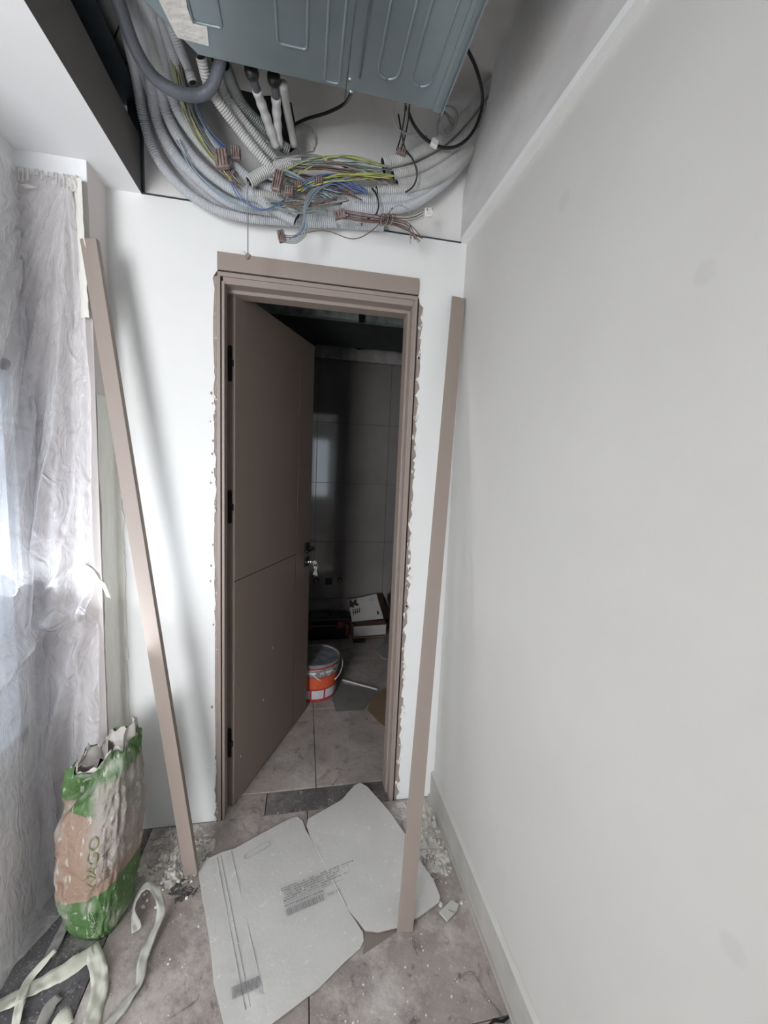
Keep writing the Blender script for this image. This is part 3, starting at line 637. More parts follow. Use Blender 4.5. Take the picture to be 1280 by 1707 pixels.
wires(7, (430, 265), (560, 325), W_LB, 'pale_blue', hump=0, spread=(14, 8))
wires(5, (445, 330), (560, 345), W_GN, 'grey_green', hump=-10, spread=(14, 6), dep=(-.14, -.12))
wires(6, (480, 335), (565, 335), W_BR, 'brown', hump=-6, spread=(16, 6), dep=(-.14, -.12))
wires(9, (455, 285), (600, 325), W_BR, 'brown', hump=6, spread=(16, 9), dep=(-.12, -.08))
wires(8, (440, 300), (560, 330), W_GY, 'grey', hump=2, spread=(16, 9), dep=(-.12, -.08))
# wires running down through the left bundle
def wires2(n, pts0, m, col, sp=4, r=.0018):
    for k in range(n):
        ox, oy = wr.gauss(0, sp), wr.gauss(0, sp * .5)
        cable(f'{col}_wire', [(x + ox + wr.gauss(0, 1.5), y + oy, d + wr.uniform(-.01, .01)) for x, y, d in pts0], r, m, f'{col.replace("_", " ")} wire dropping with the left conduits towards the brown connectors', 'wire', f'{col.replace("_", " ")} wires beside the left conduits', 5, .012)
base = [(292,100,-.24),(302,150,-.20),(318,200,-.17),(345,245,-.15),(372,280,-.15),(400,312,-.14)]
wires2(4, base, W_GN, 'grey_green'); wires2(3, base, W_YG, 'yellow_green'); wires2(4, base, W_BR, 'brown'); wires2(3, base, W_GY, 'grey')
wires2(3, [(315,150,-.18),(330,195,-.16),(352,228,-.15),(378,250,-.15)], W_BLUE, 'blue'); wires2(3, [(312,145,-.18),(325,190,-.16),(345,225,-.15),(372,258,-.15)], W_LB, 'pale_blue')
wires2(3, [(300,235,-.13),(325,285,-.13),(370,325,-.13),(420,350,-.13),(470,345,-.13),(490,325,-.13)], W_LB, 'pale_blue', 3)
wires2(2, [(385,300,-.15),(405,330,-.15),(440,348,-.15),(480,330,-.14)], W_BLUE, 'blue', 3)
# hanging single wire with a small connector
cable('hanging_wire', [(415,303,-.165),(412,320,-.165),(413,345,-.162),(413,370,-.162),(413,400,-.162),(413,422,-.162)], .0018, W_GN, 'single thin wire hanging straight down in front of the door head', 'wire')
c = at(413, 427, 'y', -.162)
o = empty('hanging_connector', c, 'tiny brown connector at the end of the wire hanging over the door head', 'connector')
MB(c).obox(c, (1, 0, -.7), (0, 1, 0), (.7, 0, 1), .0065, .005, .0085).build('body', BROWNP, o, bevel=.002)
MB(c).tube([c + Vector((-.004, 0, .008)), c + Vector((-.014, -.003, .012))], .0012, 5).tube([c + Vector((.004, -.006, -.004)), c + Vector((.009, -.008, -.012))], .0012, 5).build('bare_end', CHROME, o)
# looping wires down to the hanging brown connector
for k in range(5):
    cable('looped_wire', [(560 - k * 4,300 + k * 3,-.15),(530 - k * 3,318,-.16),(510 - k,350,-.17),(505 + k * 2,375 + k * 2,-.17),(492 + k,392 + k * 3,-.165),(472,392 + k * 3,-.16)], .0019, (W_GN, W_BLUE, W_GY, W_GN, W_GN)[k], 'thin wire looping down to the lowest brown connector above the door head', 'wire', 'wires looping down to the lowest connector')
cable('sagging_wire', [(482,398,-.165),(510,388,-.165),(545,385,-.165),(585,398,-.165),(612,390,-.16),(640,365,-.15),(655,345,-.14)], .0016, W_BR, 'thin brown wire sagging in a long curve from the lowest connector to the right', 'wire')
# brown terminal connectors
def connector(px, py, y, w_, h_, ang, label, m=BROWNP, n=4):
    c = at(px, py, 'y', y); o = empty('terminal_connector', c, label, 'connector')
    A = Vector((cos(ang), -.15, sin(ang))).normalized(); Bz = Vector((-sin(ang), 0, cos(ang))); N = A.cross(Bz)
    b = MB(c); b.obox(c, A, N, Bz, w_, .008, h_).build('body', m, o, bevel=.002)
    for k in range(n):
        t = (k + .5) / n * 2 - 1
        MB(c).obox(c + A * (w_ * t) - Vector((0, .008, 0)), A, N, Bz, w_ / n * .55, .005, h_ * .86).build('barrel', m, o, bevel=.0015)
    for k in (0, n - 1):
        t = (k + .5) / n * 2 - 1
        MB(c).lathe([(.0001, 0), (.0028, 0), (.0024, .002), (.0001, .002)], c + A * (w_ * t) + Vector((0, -.013, h_ * .3)), 8, ax=(0, -1, 0)).build('screw', CHROME, o)
    return o
connector(370, 265, -.17, .019, .026, .15, 'dusty brown terminal block on the left of the wire tangle, upright')
connector(393, 256, -.15, .014, .018, .05, 'dusty brown terminal block tucked behind the leftmost one')
connector(463, 302, -.17, .014, .030, -.2, 'dusty brown terminal block standing in the middle left of the wire tangle')
connector(440, 248, -.13, .016, .014, .5, 'dusty brown connector lump at the foot of the white wrapped pipes')
connector(498, 308, -.15, .012, .010, .2, 'small dusty connector under the yellow green wires, left of its neighbour')
connector(530, 303, -.15, .015, .010, .1, 'small dusty connector under the yellow green wires, near the blue wires')
connector(482, 318, -.16, .013, .012, -.1, 'dusty brown connector half buried at the left end of the lower conduits')
connector(385, 290, -.14, .012, .014, -.5, 'dusty brown lump of tape below the leftmost terminal block')
connector(469, 394, -.16, .011, .017, .25, 'brown terminal block hanging lowest on loops of wire above the door head')
connector(566, 358, -.15, .018, .012, .3, 'tan and brown connector taped at the left end of the dark red wire coil')
connector(668, 254, -.135, .016, .007, -.2, 'small dark lump of terminals on top of the upper right conduit end')
connector(714, 355, -.13, .013, .013, .1, 'white terminal block standing off alone at the right end of the wires', WHITEP, 3)
# bunch of dark red wires at the right
for k in range(12):
    m = (W_RD, W_BR, W_RD, W_GY)[k % 4]; oy = wr.gauss(0, 5)
    cable('red_wire', [(572,362 + oy,-.14),(610,368 + oy,-.145),(650,372 + oy * .7,-.14),(680,383 + oy,-.14),(694 + wr.uniform(-10, 12),398 + wr.uniform(-6, 14),-.14)], .0016, m, 'dark red or brown wire in the bunch poking out under the right conduits', 'wire', 'dark wires bunched under the right conduits', 5, .012)
for k in range(4):
    cable('white_connector_wire', [(640,358 + k * 3,-.14),(670,362 + k * 2,-.135),(690,360 + k * 2,-.13),(706,352 + k * 2,-.13)], .0017, (W_WH, W_BR, W_WH, W_GY)[k], 'pale wire leading to the lone white terminal block', 'wire', 'wires of the white terminal block')
for k in range(5):
    c = at(637 + 4 * k, 366, 'y', -.155)
    tag(MB().tube([c + Vector((.012 * cos(a * pi / 8), .010 * sin(a * pi / 8), .024 * sin(a * pi / 8 + .4))) for a in range(17)], .0017, 5).build('wire_binding', W_GY if k % 2 else W_BR, smooth=True), 'turn of wire bound round the dark red bunch', 'wire', 'turns of wire binding the dark bunch')
cable('curled_wire', [(650,352,-.15),(665,342,-.16),(680,350,-.16),(684,370,-.15),(678,382,-.145)], .0015, W_GN, 'thin wire curling up over the pale wires by the dark bunch', 'wire')

# ================================================================ PLASTIC SHEETING
def nz(x, y, z=0): return noise.noise(Vector((x, y, z)))
def sheet_main():
    NU, NV = 150, 300; S0, S1 = -.36, .185   # arc coordinate: negative runs along the left wall
    vs = []; zt, zb = 2.258, .02
    for j in range(NV + 1):
        v = j / NV; z = zt + (zb - zt) * v
        for i in range(NU + 1):
            u = i / NU; s = S0 + (S1 - S0) * u
            edge = .004 * sin(z * 9) - .02 * max(0, 1 - abs(z - .95) / .12) * (1 if u > .9 else 0)
            if z > 1.9: edge -= .035 * (z - 1.9) / .36
            ss = s + (edge if u > .9 else 0) * ((u - .9) / .1 if u > .9 else 0)
            if ss > -.02:
                x = -1.425 + max(ss, 0) * .95 + .0; y = -.132
            else: x = -1.418; y = -.132 + (ss + .02)
            th = math.atan2(s - .165, 2.30 - z + .02)
            fold = .012 * sin(th * 46) * min(1, v * 6) + .008 * sin(th * 95 + 1.3 + 3 * nz(s * 3, z * .8)) * min(1, v * 4)
            fold += .020 * nz(s * 9 + .6 * z, z * 1.3, 1) * min(1, v * 4)
            sw = z - (.90 + .30 * s); fold += .040 * math.exp(-(sw / .030) ** 2) - .022 * math.exp(-((sw + .07) / .04) ** 2)
            for (sa, za, sb_, zb_, am, wd_) in ((.17, 2.2, .03, 1.15, .020, .014), (.17, 2.2, -.10, 1.3, .022, .020), (.165, .97, -.04, .25, .030, .022), (.15, .95, .06, .12, .024, .016), (.10, 1.55, -.02, 1.02, .016, .010), (.15, 1.5, .07, 1.0, .016, .010), (.0, 1.35, -.12, .85, .02, .012), (.14, 1.12, -.02, .96, .018, .010)):
                if min(za, zb_) - .05 < z < max(za, zb_) + .05:
                    tt = (z - za) / (zb_ - za); sl = sa + (sb_ - sa) * tt + .010 * nz(z * 6, za * 9)
                    fold += am * math.exp(-((s - sl) / wd_) ** 2) * max(0, min(1, 4 * tt + .2, 4 * (1 - tt) + .2))
            rg = 0
            for o_, a_ in ((14, .0050), (30, .0026)): rg += a_ * (1 - 2 * abs(nz(s * o_ + z * 3, z * o_ * .45, o_)))
            low = max(0, (1.0 - z)); bell = .06 * low ** 2 * (1 - u) + .02 * low
            d = fold + rg * min(1, v * 5) + bell
            if ss > -.02: y -= d + .006; y = min(y, -.131)
            else: x += d * .7 ; x = max(x, -1.425); y -= d * .2
            vs.append((x, y, z))
    W_ = NU + 1
    fs = [(j * W_ + i, j * W_ + i + 1, (j + 1) * W_ + i + 1, (j + 1) * W_ + i) for j in range(NV) for i in range(NU)]
    return mesh('plastic_sheet', vs, fs, True)
tag(link('plastic_sheet', sheet_main(), PLASTIC), 'clear crumpled plastic sheet hanging from the lintel over the left opening', 'plastic sheet')
def floor_sheet():
    N, Mv = 60, 50; vs = []
    for j in range(Mv + 1):
        for i in range(N + 1):
            a, b = i / N, j / Mv
            x = -1.425 + a * (.075 + .09 * sin(b * 2.4)); y = -.09 - b * (.19 + .03 * sin(a * 5) + (0.12 if a < .4 else .12 * (1 - (a - .4) / .6)))
            z = .004 + .022 * abs(nz(x * 9, y * 9, 3)) + .012 * abs(nz(x * 25, y * 25, 5)) + .05 * max(0, 1 - b * 4) 
            if b > .96 or a > .97: z = .004 + .006 * abs(nz(x * 30, y * 30))
            vs.append((x, y, z))
    W_ = N + 1; fs = [(j * W_ + i, j * W_ + i + 1, (j + 1) * W_ + i + 1, (j + 1) * W_ + i) for j in range(Mv) for i in range(N)]
    return mesh('floor_film', vs, fs, True)
tag(link('plastic_floor_film', floor_sheet(), PLASTIC_F), 'thin clear film spread over the floor at the foot of the plastic sheet', 'plastic film')
# plaster smeared over the lintel edge, with drips
dm = random.Random(9); db = MB()
for k in range(14):
    x = -1.425 + k * .0125 + dm.uniform(-.003, .003); L_ = dm.choice((.006, .01, .015, .03, .045)) * dm.uniform(.6, 1.1); y = -.130
    db.tube([(x, y - .008, 2.258), (x + dm.uniform(-.002, .002), y - .012, 2.25 - L_ * .6), (x + dm.uniform(-.003, .003), y - .012, 2.25 - L_)], .0028, 7, rfun=lambda i, r0=dm.uniform(.002, .004): r0 * (1.3, .8, 1.1)[i])
stuffp = stuff(db.build('plaster_drips', PLASTER, smooth=True)); tag(stuffp, 'row of white plaster drips along the lower edge of the lintel', 'plaster drips')
tag(blob('plaster_blob', (-1.272, -.140, 2.232), .014, .010, .022, PLASTER, 8, amp=.6), 'knob of white plaster where the sheet is pinched under the lintel', 'plaster lump')
tag(blob('plaster_smear', (-1.385, -.148, 2.205), .018, .003, .005, PLASTER, 12, amp=.5), 'white plaster smear low on the top left of the plastic sheet', 'plaster smear')

# masking film strip at the edge of the white wall
def strip(name, zs, xl, xr, yb, m, label, cat, amp=.006):
    vs = []; N = 160; Wn = 10
    for j in range(N + 1):
        z = zs[0] + (zs[1] - zs[0]) * j / N
        for i in range(Wn + 1):
            t = i / Wn; x = xl(z) + (xr(z) - xl(z)) * t
            y = yb(z, t) - abs(amp * nz(x * 40, z * 4, 2)) - amp * .4 * abs(nz(x * 90, z * 20, 7))
            vs.append((x, y, z))
    W_ = Wn + 1; fs = [(j * W_ + i, j * W_ + i + 1, (j + 1) * W_ + i + 1, (j + 1) * W_ + i) for j in range(N) for i in range(Wn)]
    o = link(name, mesh(name, vs, fs, True), m); md = o.modifiers.new('s', 'SOLIDIFY'); md.thickness = .001
    return tag(o, label, cat)
def pier_film():
    vs = []; N = 200; Wn = 12
    for j in range(N + 1):
        z = .30 + 1.34 * j / N; y0 = -.118 + .006 * nz(0, z * 6); y1 = .0 - .004 + .004 * nz(3, z * 14)
        for i in range(Wn + 1):
            t = i / Wn
            if t < .7: x = -1.2425; y = y0 + (y1 - y0) * t / .7
            else: x = -1.2425 + (t - .7) / .3 * (.022 + .008 * nz(5, z * 20) + .006 * nz(9, z * 60)); y = -.002
            k = abs(.010 * nz(t * 3, z * 3.5, 2)) + .004 * abs(nz(t * 9, z * 16, 7))
            if t < .7: x += k * min(1, (.7 - t) * 6)
            y -= k * .3
            vs.append((x, min(y, -.0015), z))
    W_ = Wn + 1; fs = [(j * W_ + i, j * W_ + i + 1, (j + 1) * W_ + i + 1, (j + 1) * W_ + i) for j in range(N) for i in range(Wn)]
    return mesh('masking_film', vs, fs, True)
tag(link('masking_film', pier_film(), CREAM), 'cream masking film covering the narrow side of the pier between plastic sheet and white wall', 'masking film')
strip('masking_tape', (1.86, 2.25), lambda z: -1.272 + .006 * (2.25 - z) * 2 + .003 * nz(z * 20, 2), lambda z: -1.248 + .02 * (2.25 - z) + .004 * nz(z * 25, 7), lambda z, t: -.138 - .012 * t, CREAM, 'cream masking tape strip hanging from the pinched corner of the lintel', 'masking tape')
def ribbon(name, pts, w_, m, label, cat='tape strip', group=None, lift=.006, tw=.5, seed=0):
    P = resample(spline(pts, .004), .006); n = len(P); vs = []; up = Vector((0, 0, 1))
    for i, p in enumerate(P):
        T = (P[min(i + 1, n - 1)] - P[max(i - 1, 0)]).normalized(); sd = T.cross(up)
        sd = sd.normalized() if sd.length > .05 else Vector((1, 0, 0))
        a = tw * nz(i * .05, seed, 4) * 2; q = sd * cos(a) + up * sin(a)
        z0 = .003 + abs(sin(a)) * w_ / 2
        pp = Vector((p.x, p.y, max(p.z, z0)))
        for k in range(5):
            t = k / 4 - .5; vs.append(pp + q * (w_ * t) + up * (.008 * nz(i * .22, k * .9, seed) + .0015 * abs(t)))
    for v in vs: v.z = max(v.z, .0025)
    fs = [(i * 5 + k, i * 5 + k + 1, (i + 1) * 5 + k + 1, (i + 1) * 5 + k) for i in range(n - 1) for k in range(4)]
    o = link(name, mesh(name, vs, fs, True), m); md = o.modifiers.new('s', 'SOLIDIFY'); md.thickness = .0004; md.offset = 1
    return tag(o, label, cat, group)
def fp(*L): return [at(x, y, 'z', z) for x, y, z in L]
ribbon('paper_tape', fp((156,1584,.012),(120,1612,.01),(70,1640,.008),(20,1668,.006),(-40,1695,.006)), .040, TAPE, 'wide cream paper tape strip from the foot of the bag to the left picture edge', seed=1, tw=.25)
ribbon('paper_tape', fp((150,1578,.012),(163,1612,.012),(166,1650,.008),(156,1690,.006),(148,1740,.006)), .040, TAPE, 'wide cream paper tape strip running from the foot of the bag towards the bottom edge', seed=2, tw=.3)
ribbon('paper_tape', fp((92,1583,.03),(75,1602,.02),(52,1628,.006),(38,1655,.012),(30,1690,.008),(20,1740,.006)), .022, TAPE, 'narrow cream paper tape strip crossing the wide one near the left edge', seed=3, tw=.9)
ribbon('paper_tape', fp((228,1552,.006),(222,1520,.02),(232,1488,.05),(250,1476,.07),(266,1498,.05),(268,1525,.03),(254,1560,.02),(238,1600,.012),(232,1640,.008),(205,1680,.006),(170,1720,.006)), .026, mat('greyed_paper_tape', (.50, .50, .45), .6, col2=(.42, .42, .38), scale=15), 'long greyish tape strip looping up and twisting down right of the green bag', seed=4, tw=1.1)
ribbon('paper_tape', fp((120,1690,.006),(105,1702,.008),(90,1730,.006)), .045, TAPE, 'short cream tape scrap at the bottom picture edge', seed=5, tw=.2)
ribbon('paper_tape', fp((98,1660,.005),(82,1680,.006),(65,1720,.006)), .03, mat('grey_floor_tape', (.34, .33, .31), .7), 'grey dusty tape strip under the cream strips at the bottom left', seed=6, tw=.1)
ribbon('paper_tape', fp((120,1520,.004),(100,1560,.004),(80,1600,.004)), .03, mat('grey_dusty_tape', (.30, .29, .28), .7), 'grey dusty tape strip lying left of the foot of the bag', seed=7, tw=.1)
ribbon('torn_tape', [at(*q) for q in ((143,940,'y',-.15),(158,952,'y',-.17),(170,970,'y',-.17),(182,998,'y',-.13))], .012, CREAM, 'curl of torn masking tape sticking out halfway up the plastic edge', seed=8, tw=.8)

# ================================================================ PLASTER BAG
bag_c = Vector((-1.190, -.305, 0))
bagE = empty('plaster_bag', bag_c, 'open green and brown paper plaster bag standing on the floor by the plastic sheet', 'bag')
def lerp_tab(t, tab):
    for (a, va), (b, vb) in zip(tab, tab[1:]):
        if t <= b: k = (t - a) / (b - a); k = k * k * (3 - 2 * k); return va + (vb - va) * k
    return tab[-1][1]
def bagpt(a, z):
    hw = lerp_tab(z, [(0, .060), (.04, .074), (.15, .084), (.28, .096), (.40, .098), (.48, .088), (.62, .084)])
    hd = lerp_tab(z, [(0, .060), (.04, .078), (.15, .092), (.30, .095), (.42, .078), (.62, .060)])
    cx = lerp_tab(z, [(0, 0), (.15, -.005), (.30, .002), (.62, .004)]); cy = lerp_tab(z, [(0, -.012), (.2, -.004), (.62, .045)])
    ca, sa = cos(a), sin(a); e = .62
    x = hw * math.copysign(abs(ca) ** e, ca); y = hd * math.copysign(abs(sa) ** e, sa)
    # crumple creases
    k = .0
    k -= .045 * math.exp(-((z - .42 - .10 * (a - pi * 1.35)) / .022) ** 2) * math.exp(-((a - (pi * 1.38)) / .36) ** 2) + .022 * math.exp(-((a - pi * 1.30 - (z - .42) * 1.2) / .10) ** 2) * math.exp(-((z - .47) / .05) ** 2)
    k -= .018 * math.exp(-((z - .47 - .10 * ca) / .03) ** 2) * (1 if sa < 0 else 0) * min(1, abs(sa) * 2)
    k += .007 * (1 - 2 * abs(nz(ca * 2.4, sa * 2.4, z * 9))) * min(1, z * 8) + .005 * (1 - 2 * abs(nz(ca * 5 + 3, sa * 5, z * 22)))
    r = Vector((x, y, 0)); L_ = r.length; r *= (L_ + k) / max(L_, 1e-4)
    rot = -.30; x, y = r.x * cos(rot) - r.y * sin(rot), r.x * sin(rot) + r.y * cos(rot)
    return Vector((x + cx, y + cy, z))
def rim(a): return .535 + .045 * cos(a - .2) + .016 * sin(5 * a) + .014 * nz(cos(a) * 4, sin(a) * 4, 9)
NA, NZ = 120, 110; vs = []
for j in range(NZ + 1):
    for i in range(NA):
        a = 2 * pi * i / NA; z = rim(a) * j / NZ; vs.append(bagpt(a, z))
fs = [(j * NA + i, j * NA + (i + 1) % NA, (j + 1) * NA + (i + 1) % NA, (j + 1) * NA + i) for j in range(NZ) for i in range(NA)]
fs.append(tuple(range(NA - 1, -1, -1)))
def bag_mat():
    m = bpy.data.materials.new('printed_bag_paper'); m.use_nodes = True; nt = m.node_tree; n = nt.nodes; L = nt.links; b = n['Principled BSDF']
    tc = n.new('ShaderNodeTexCoord'); sp = n.new('ShaderNodeSeparateXYZ'); L.new(tc.outputs['Object'], sp.inputs[0])
    def mth(op, a, c, clamp=False):
        k = n.new('ShaderNodeMath'); k.operation = op; k.use_clamp = clamp
        for i, v in enumerate((a, c)):
            if v is None: continue
            if isinstance(v, (int, float)): k.inputs[i].default_value = v
            else: L.new(v, k.inputs[i])
        return k.outputs[0]
    def nzn(s, st=None, det=6):
        t = n.new('ShaderNodeTexNoise'); t.inputs['Scale'].default_value = s; t.inputs['Detail'].default_value = det
        if st:
            mp = n.new('ShaderNodeMapping'); mp.inputs['Scale'].default_value = st; L.new(tc.outputs['Object'], mp.inputs[0]); L.new(mp.outputs[0], t.inputs['Vector'])
        else: L.new(tc.outputs['Object'], t.inputs['Vector'])
        return t.outputs['Fac']
    def mix(f, a, c):
        x = n.new('ShaderNodeMix'); x.data_type = 'RGBA'
        for k, v in ((6, a), (7, c)):
            if isinstance(v, tuple): x.inputs[k].default_value = (*v, 1)
            else: L.new(v, x.inputs[k])
        L.new(f, x.inputs[0]); return x.outputs[2]
    X, Y, Z = sp.outputs; G = (.075, .155, .050); BR = (.29, .20, .15)
    zz = mth('SUBTRACT', Z, mth('MULTIPLY', X, .32))
    lo = mth('LESS_THAN', zz, .168); hi = mth('GREATER_THAN', mth('ADD', zz, mth('MULTIPLY', X, .55)), .395)
    c = mix(lo, BR, G); c = mix(hi, c, G)
    # grey dusty back side
    rt = mth('MULTIPLY', mth('SUBTRACT', mth('ADD', X, mth('MULTIPLY', nzn(20), .03)), .008), 30, True)
    zr = mth('MULTIPLY', mth('SUBTRACT', Z, .20), 12, True); zr2 = mth('MULTIPLY', mth('SUBTRACT', .488, zz), 40, True)
    f = mth('MULTIPLY', rt, mth('MULTIPLY', zr, zr2))
    c = mix(mth('MULTIPLY', f, .9), c, (.30, .27, .245))
    r = n.new('ShaderNodeMapRange'); r.inputs[1].default_value = .52; r.inputs[2].default_value = .75; L.new(nzn(18, (1, 1, .6), 10), r.inputs[0])
    c = mix(mth('MULTIPLY', r.outputs[0], .65), c, (.44, .43, .39))
    r = n.new('ShaderNodeMapRange'); r.inputs[1].default_value = .60; r.inputs[2].default_value = .66; L.new(nzn(70, (1, 1, .4), 8), r.inputs[0])
    c = mix(mth('MULTIPLY', r.outputs[0], .6), c, (.55, .54, .50))
    L.new(c, b.inputs['Base Color']); b.inputs['Roughness'].default_value = .6
    bp = n.new('ShaderNodeBump'); bp.inputs['Strength'].default_value = .8; bp.inputs['Distance'].default_value = .008; 
    rs = mth('MULTIPLY', mth('ABSOLUTE', mth('SUBTRACT', nzn(16, (1, 1, .7), 5), .5), None), -5.0)
    L.new(mth('ADD', rs, mth('MULTIPLY', nzn(45, None, 6), .5)), bp.inputs['Height']); L.new(bp.outputs[0], b.inputs['Normal'])
    return m
me = mesh('sack', vs, fs, True); so = link('sack', me, bag_mat(), bagE); md = so.modifiers.new('s', 'SOLIDIFY'); md.thickness = .0012; md.offset = -1
# torn paper inner plies at the mouth
vs = []; 
for j in range(12):
    for i in range(NA):
        a = 2 * pi * i / NA; z = rim(a) - .08 + (.084 + .022 * nz(cos(a) * 6, sin(a) * 6, 3) + (.03 if cos(a - .5) > .75 else 0)) * j / 11; p = bagpt(a, min(z, rim(a))); c_ = bagpt(0, z) * .5 + bagpt(pi, z) * .5
        k = .93 - .05 * j / 11 + .07 * nz(a * 4, j * .4, 5); q = c_ + (p - c_) * k; q.z = z; vs.append(q)
fs = [(j * NA + i, j * NA + (i + 1) % NA, (j + 1) * NA + (i + 1) % NA, (j + 1) * NA + i) for j in range(11) for i in range(NA)]
link('torn_inner_ply', mesh('torn_inner_ply', vs, fs, True), BAGIN, bagE)
vs = [bagpt(0, .47) * .5 + bagpt(pi, .47) * .5] + [(lambda p, c_: c_ + (p - c_) * .9)(bagpt(2 * pi * i / 40, .46), Vector((0, .03, .46))) for i in range(40)]
link('dark_inside', mesh('dark_inside', vs, [(0, 1 + i, 1 + (i + 1) % 40) for i in range(40)], True), HOLE, bagE)
# folded-in flap
fl_ = []
for j in range(7):
    for i in range(15):
        a = pi * .62 + i / 14 * pi * .75; t = j / 6; p = bagpt(a, rim(a) - .004); c_ = Vector((.01, .035, .53)); q = p.lerp(c_, t * .62); q.z = p.z - .02 * t + .012 * nz(i * .5, j * .6, 2); fl_.append(q)
o = link('folded_flap', mesh('folded_flap', fl_, [(j * 15 + i, j * 15 + i + 1, (j + 1) * 15 + i + 1, (j + 1) * 15 + i) for j in range(6) for i in range(14)], True), BAGIN, bagE)
# printed words wrapped on the bag: they read upwards
def textdata(s, size):
    cu = bpy.data.curves.new('t', 'FONT'); cu.body = s; cu.size = size; ob = bpy.data.objects.new('t', cu); COL.objects.link(ob)
    dg = bpy.context.evaluated_depsgraph_get(); me = bpy.data.meshes.new_from_object(ob.evaluated_get(dg))
    bm = bmesh.new(); bm.from_mesh(me); bmesh.ops.triangulate(bm, faces=bm.faces); bmesh.ops.subdivide_edges(bm, edges=[e for e in bm.edges if e.calc_length() > .012], cuts=2)
    bmesh.ops.triangulate(bm, faces=bm.faces)
    V = [v.co.copy() for v in bm.verts]; Fc = [tuple(v.index for v in f.verts) for f in bm.faces]; bm.free()
    bpy.data.objects.remove(ob); return V, Fc
def bagtext(s, size, z0, a0, m, name, sx=1.0, bold=0):
    V, Fc = textdata(s, size); Q = []
    for v in V:
        z = z0 + v.x * sx; a = a0 - v.y / .115          # letters' tops point to the left
        p = bagpt(a, z); p1 = bagpt(a + .02, z); p2 = bagpt(a, z + .004); nn = (p1 - p).cross(p2 - p).normalized()
        if nn.dot(Vector((p.x, p.y, 0))) < 0: nn = -nn
        Q.append(p + nn * .0022)
    return link(name, mesh(name, Q, Fc), m, bagE)
TXG = mat('green_print', (.19, .20, .10), .7); TXL = mat('pale_print', (.25, .36, .20), .7); TXB = mat('brown_print', (.10, .07, .06), .7)
bagtext('NAGO', .048, .212, pi * 1.66, TXG, 'bag_lettering', 1.0)
bagtext('O  P', .045, .24, pi * 1.20, TXG, 'bag_lettering', 1.0)
bagtext('XPRESS', .030, .035, pi * 1.66, TXL, 'bag_lettering', 1.0)
for k, (s_, z_) in enumerate((('plaster adhesive ready mix', .218), ('for walls and ceilings', .225), ('keep dry', .225), ('25 kg', .225))):
    bagtext(s_, .010, z_, pi * (1.73 + .028 * k), TXB, 'bag_small_print', 1.0)
for k in range(3): bagtext('use by', .010, .195, pi * (1.20 + .02 * k), TXB, 'bag_small_print', .9)

# ================================================================ CARDBOARD ON THE FLOOR
cc = at(470, 1520, 'z', .003)
cE = empty('flattened_cardboard_box', (cc.x, cc.y, 0), 'large flattened grey-white cardboard box lying in front of the doorway', 'cardboard')
co = cE.location
f0 = at(527, 1413, 'z', .004); f1 = at(578, 1515, 'z', .004); fdir = (f1 - f0).normalized(); fn = Vector((-fdir.y, fdir.x, 0))
if fn.x < 0: fn = -fn
Lp = [at(*q, 'z', .004) for q in ((330,1450),(334,1441),(345,1432),(370,1421),(392,1415),(430,1394),(480,1367),(495,1362),(504,1368),(510,1385),(527,1413),(578,1515),(592,1535),(605,1556),(606,1570),(600,1582),(575,1604),(530,1650),(480,1688))] + [Vector((-.742, -.706, .004)), ]
Lp += [at(372,1707,'z',.004), at(356,1640,'z',.004), at(352,1590,'z',.004), at(341,1520,'z',.004), at(337,1500,'z',.004)]
Rp = [at(*q, 'z', .004) for q in ((527,1413),(517,1396),(511,1378),(513,1367),(525,1360),(545,1350),(570,1337),(590,1315),(600,1311),(612,1318),(636,1345),(652,1364),(676,1400),(690,1428),(705,1450),(722,1475),(733,1503),(731,1512),(700,1532),(665,1550),(630,1557),(608,1553),(597,1538),(578,1515))]
def panelsheet(name, P, zf, m):
    bm = bmesh.new(); vb = [bm.verts.new(p) for p in P]; f = bm.faces.new(vb)
    bmesh.ops.triangulate(bm, faces=[f])
    for _ in range(4):
        bmesh.ops.subdivide_edges(bm, edges=[e for e in bm.edges if e.calc_length() > .03], cuts=1)
        bmesh.ops.triangulate(bm, faces=bm.faces)
    for v in bm.verts: v.co.z = zf(v.co); v.co -= co
    bmesh.ops.recalc_face_normals(bm, faces=bm.faces)
    me = bpy.data.meshes.new(name); bm.to_mesh(me); bm.free()
    if me.polygons[0].normal.z < 0: me.flip_normals()
    me.polygons.foreach_set('use_smooth', [True] * len(me.polygons))
    o = link(name, me, [m, CARD_E], cE); md = o.modifiers.new('s', 'SOLIDIFY'); md.thickness = .0035; md.offset = -1; md.material_offset_rim = 1; md.use_even_offset = False; o.modifiers.new('e', 'EDGE_SPLIT').split_angle = .7
    return o
lef0 = at(334, 1441, 'z', .004); lef1 = at(372, 1707, 'z', .004); ldir = (lef1 - lef0).normalized(); ln_ = Vector((-ldir.y, ldir.x, 0)); ln_ = ln_ if ln_.x > 0 else -ln_
def zL(p):
    d = (p - lef0).dot(ln_); z = .0062 + .0022 * nz(p.x * 6, p.y * 6, 1)
    for c_, w_, a_ in ((.055, .0035, -.0022), (.068, .003, -.0018), (.105, .004, -.0018)): z += a_ * math.exp(-((d - c_) / w_) ** 2)
    return z
def zR(p):
    d = max(0, (p - f0).dot(fn)); return .0065 + .055 * d + .003 * nz(p.x * 7, p.y * 7, 4) - .0 
panelsheet('left_panel', Lp, zL, CARD); panelsheet('right_panel', Rp, zR, CARD)
MB(co).tube([f0 + Vector((0, 0, .0032)), f1 + Vector((0, 0, .0032))], .0014, 6).build('fold_crease', CARD, cE)
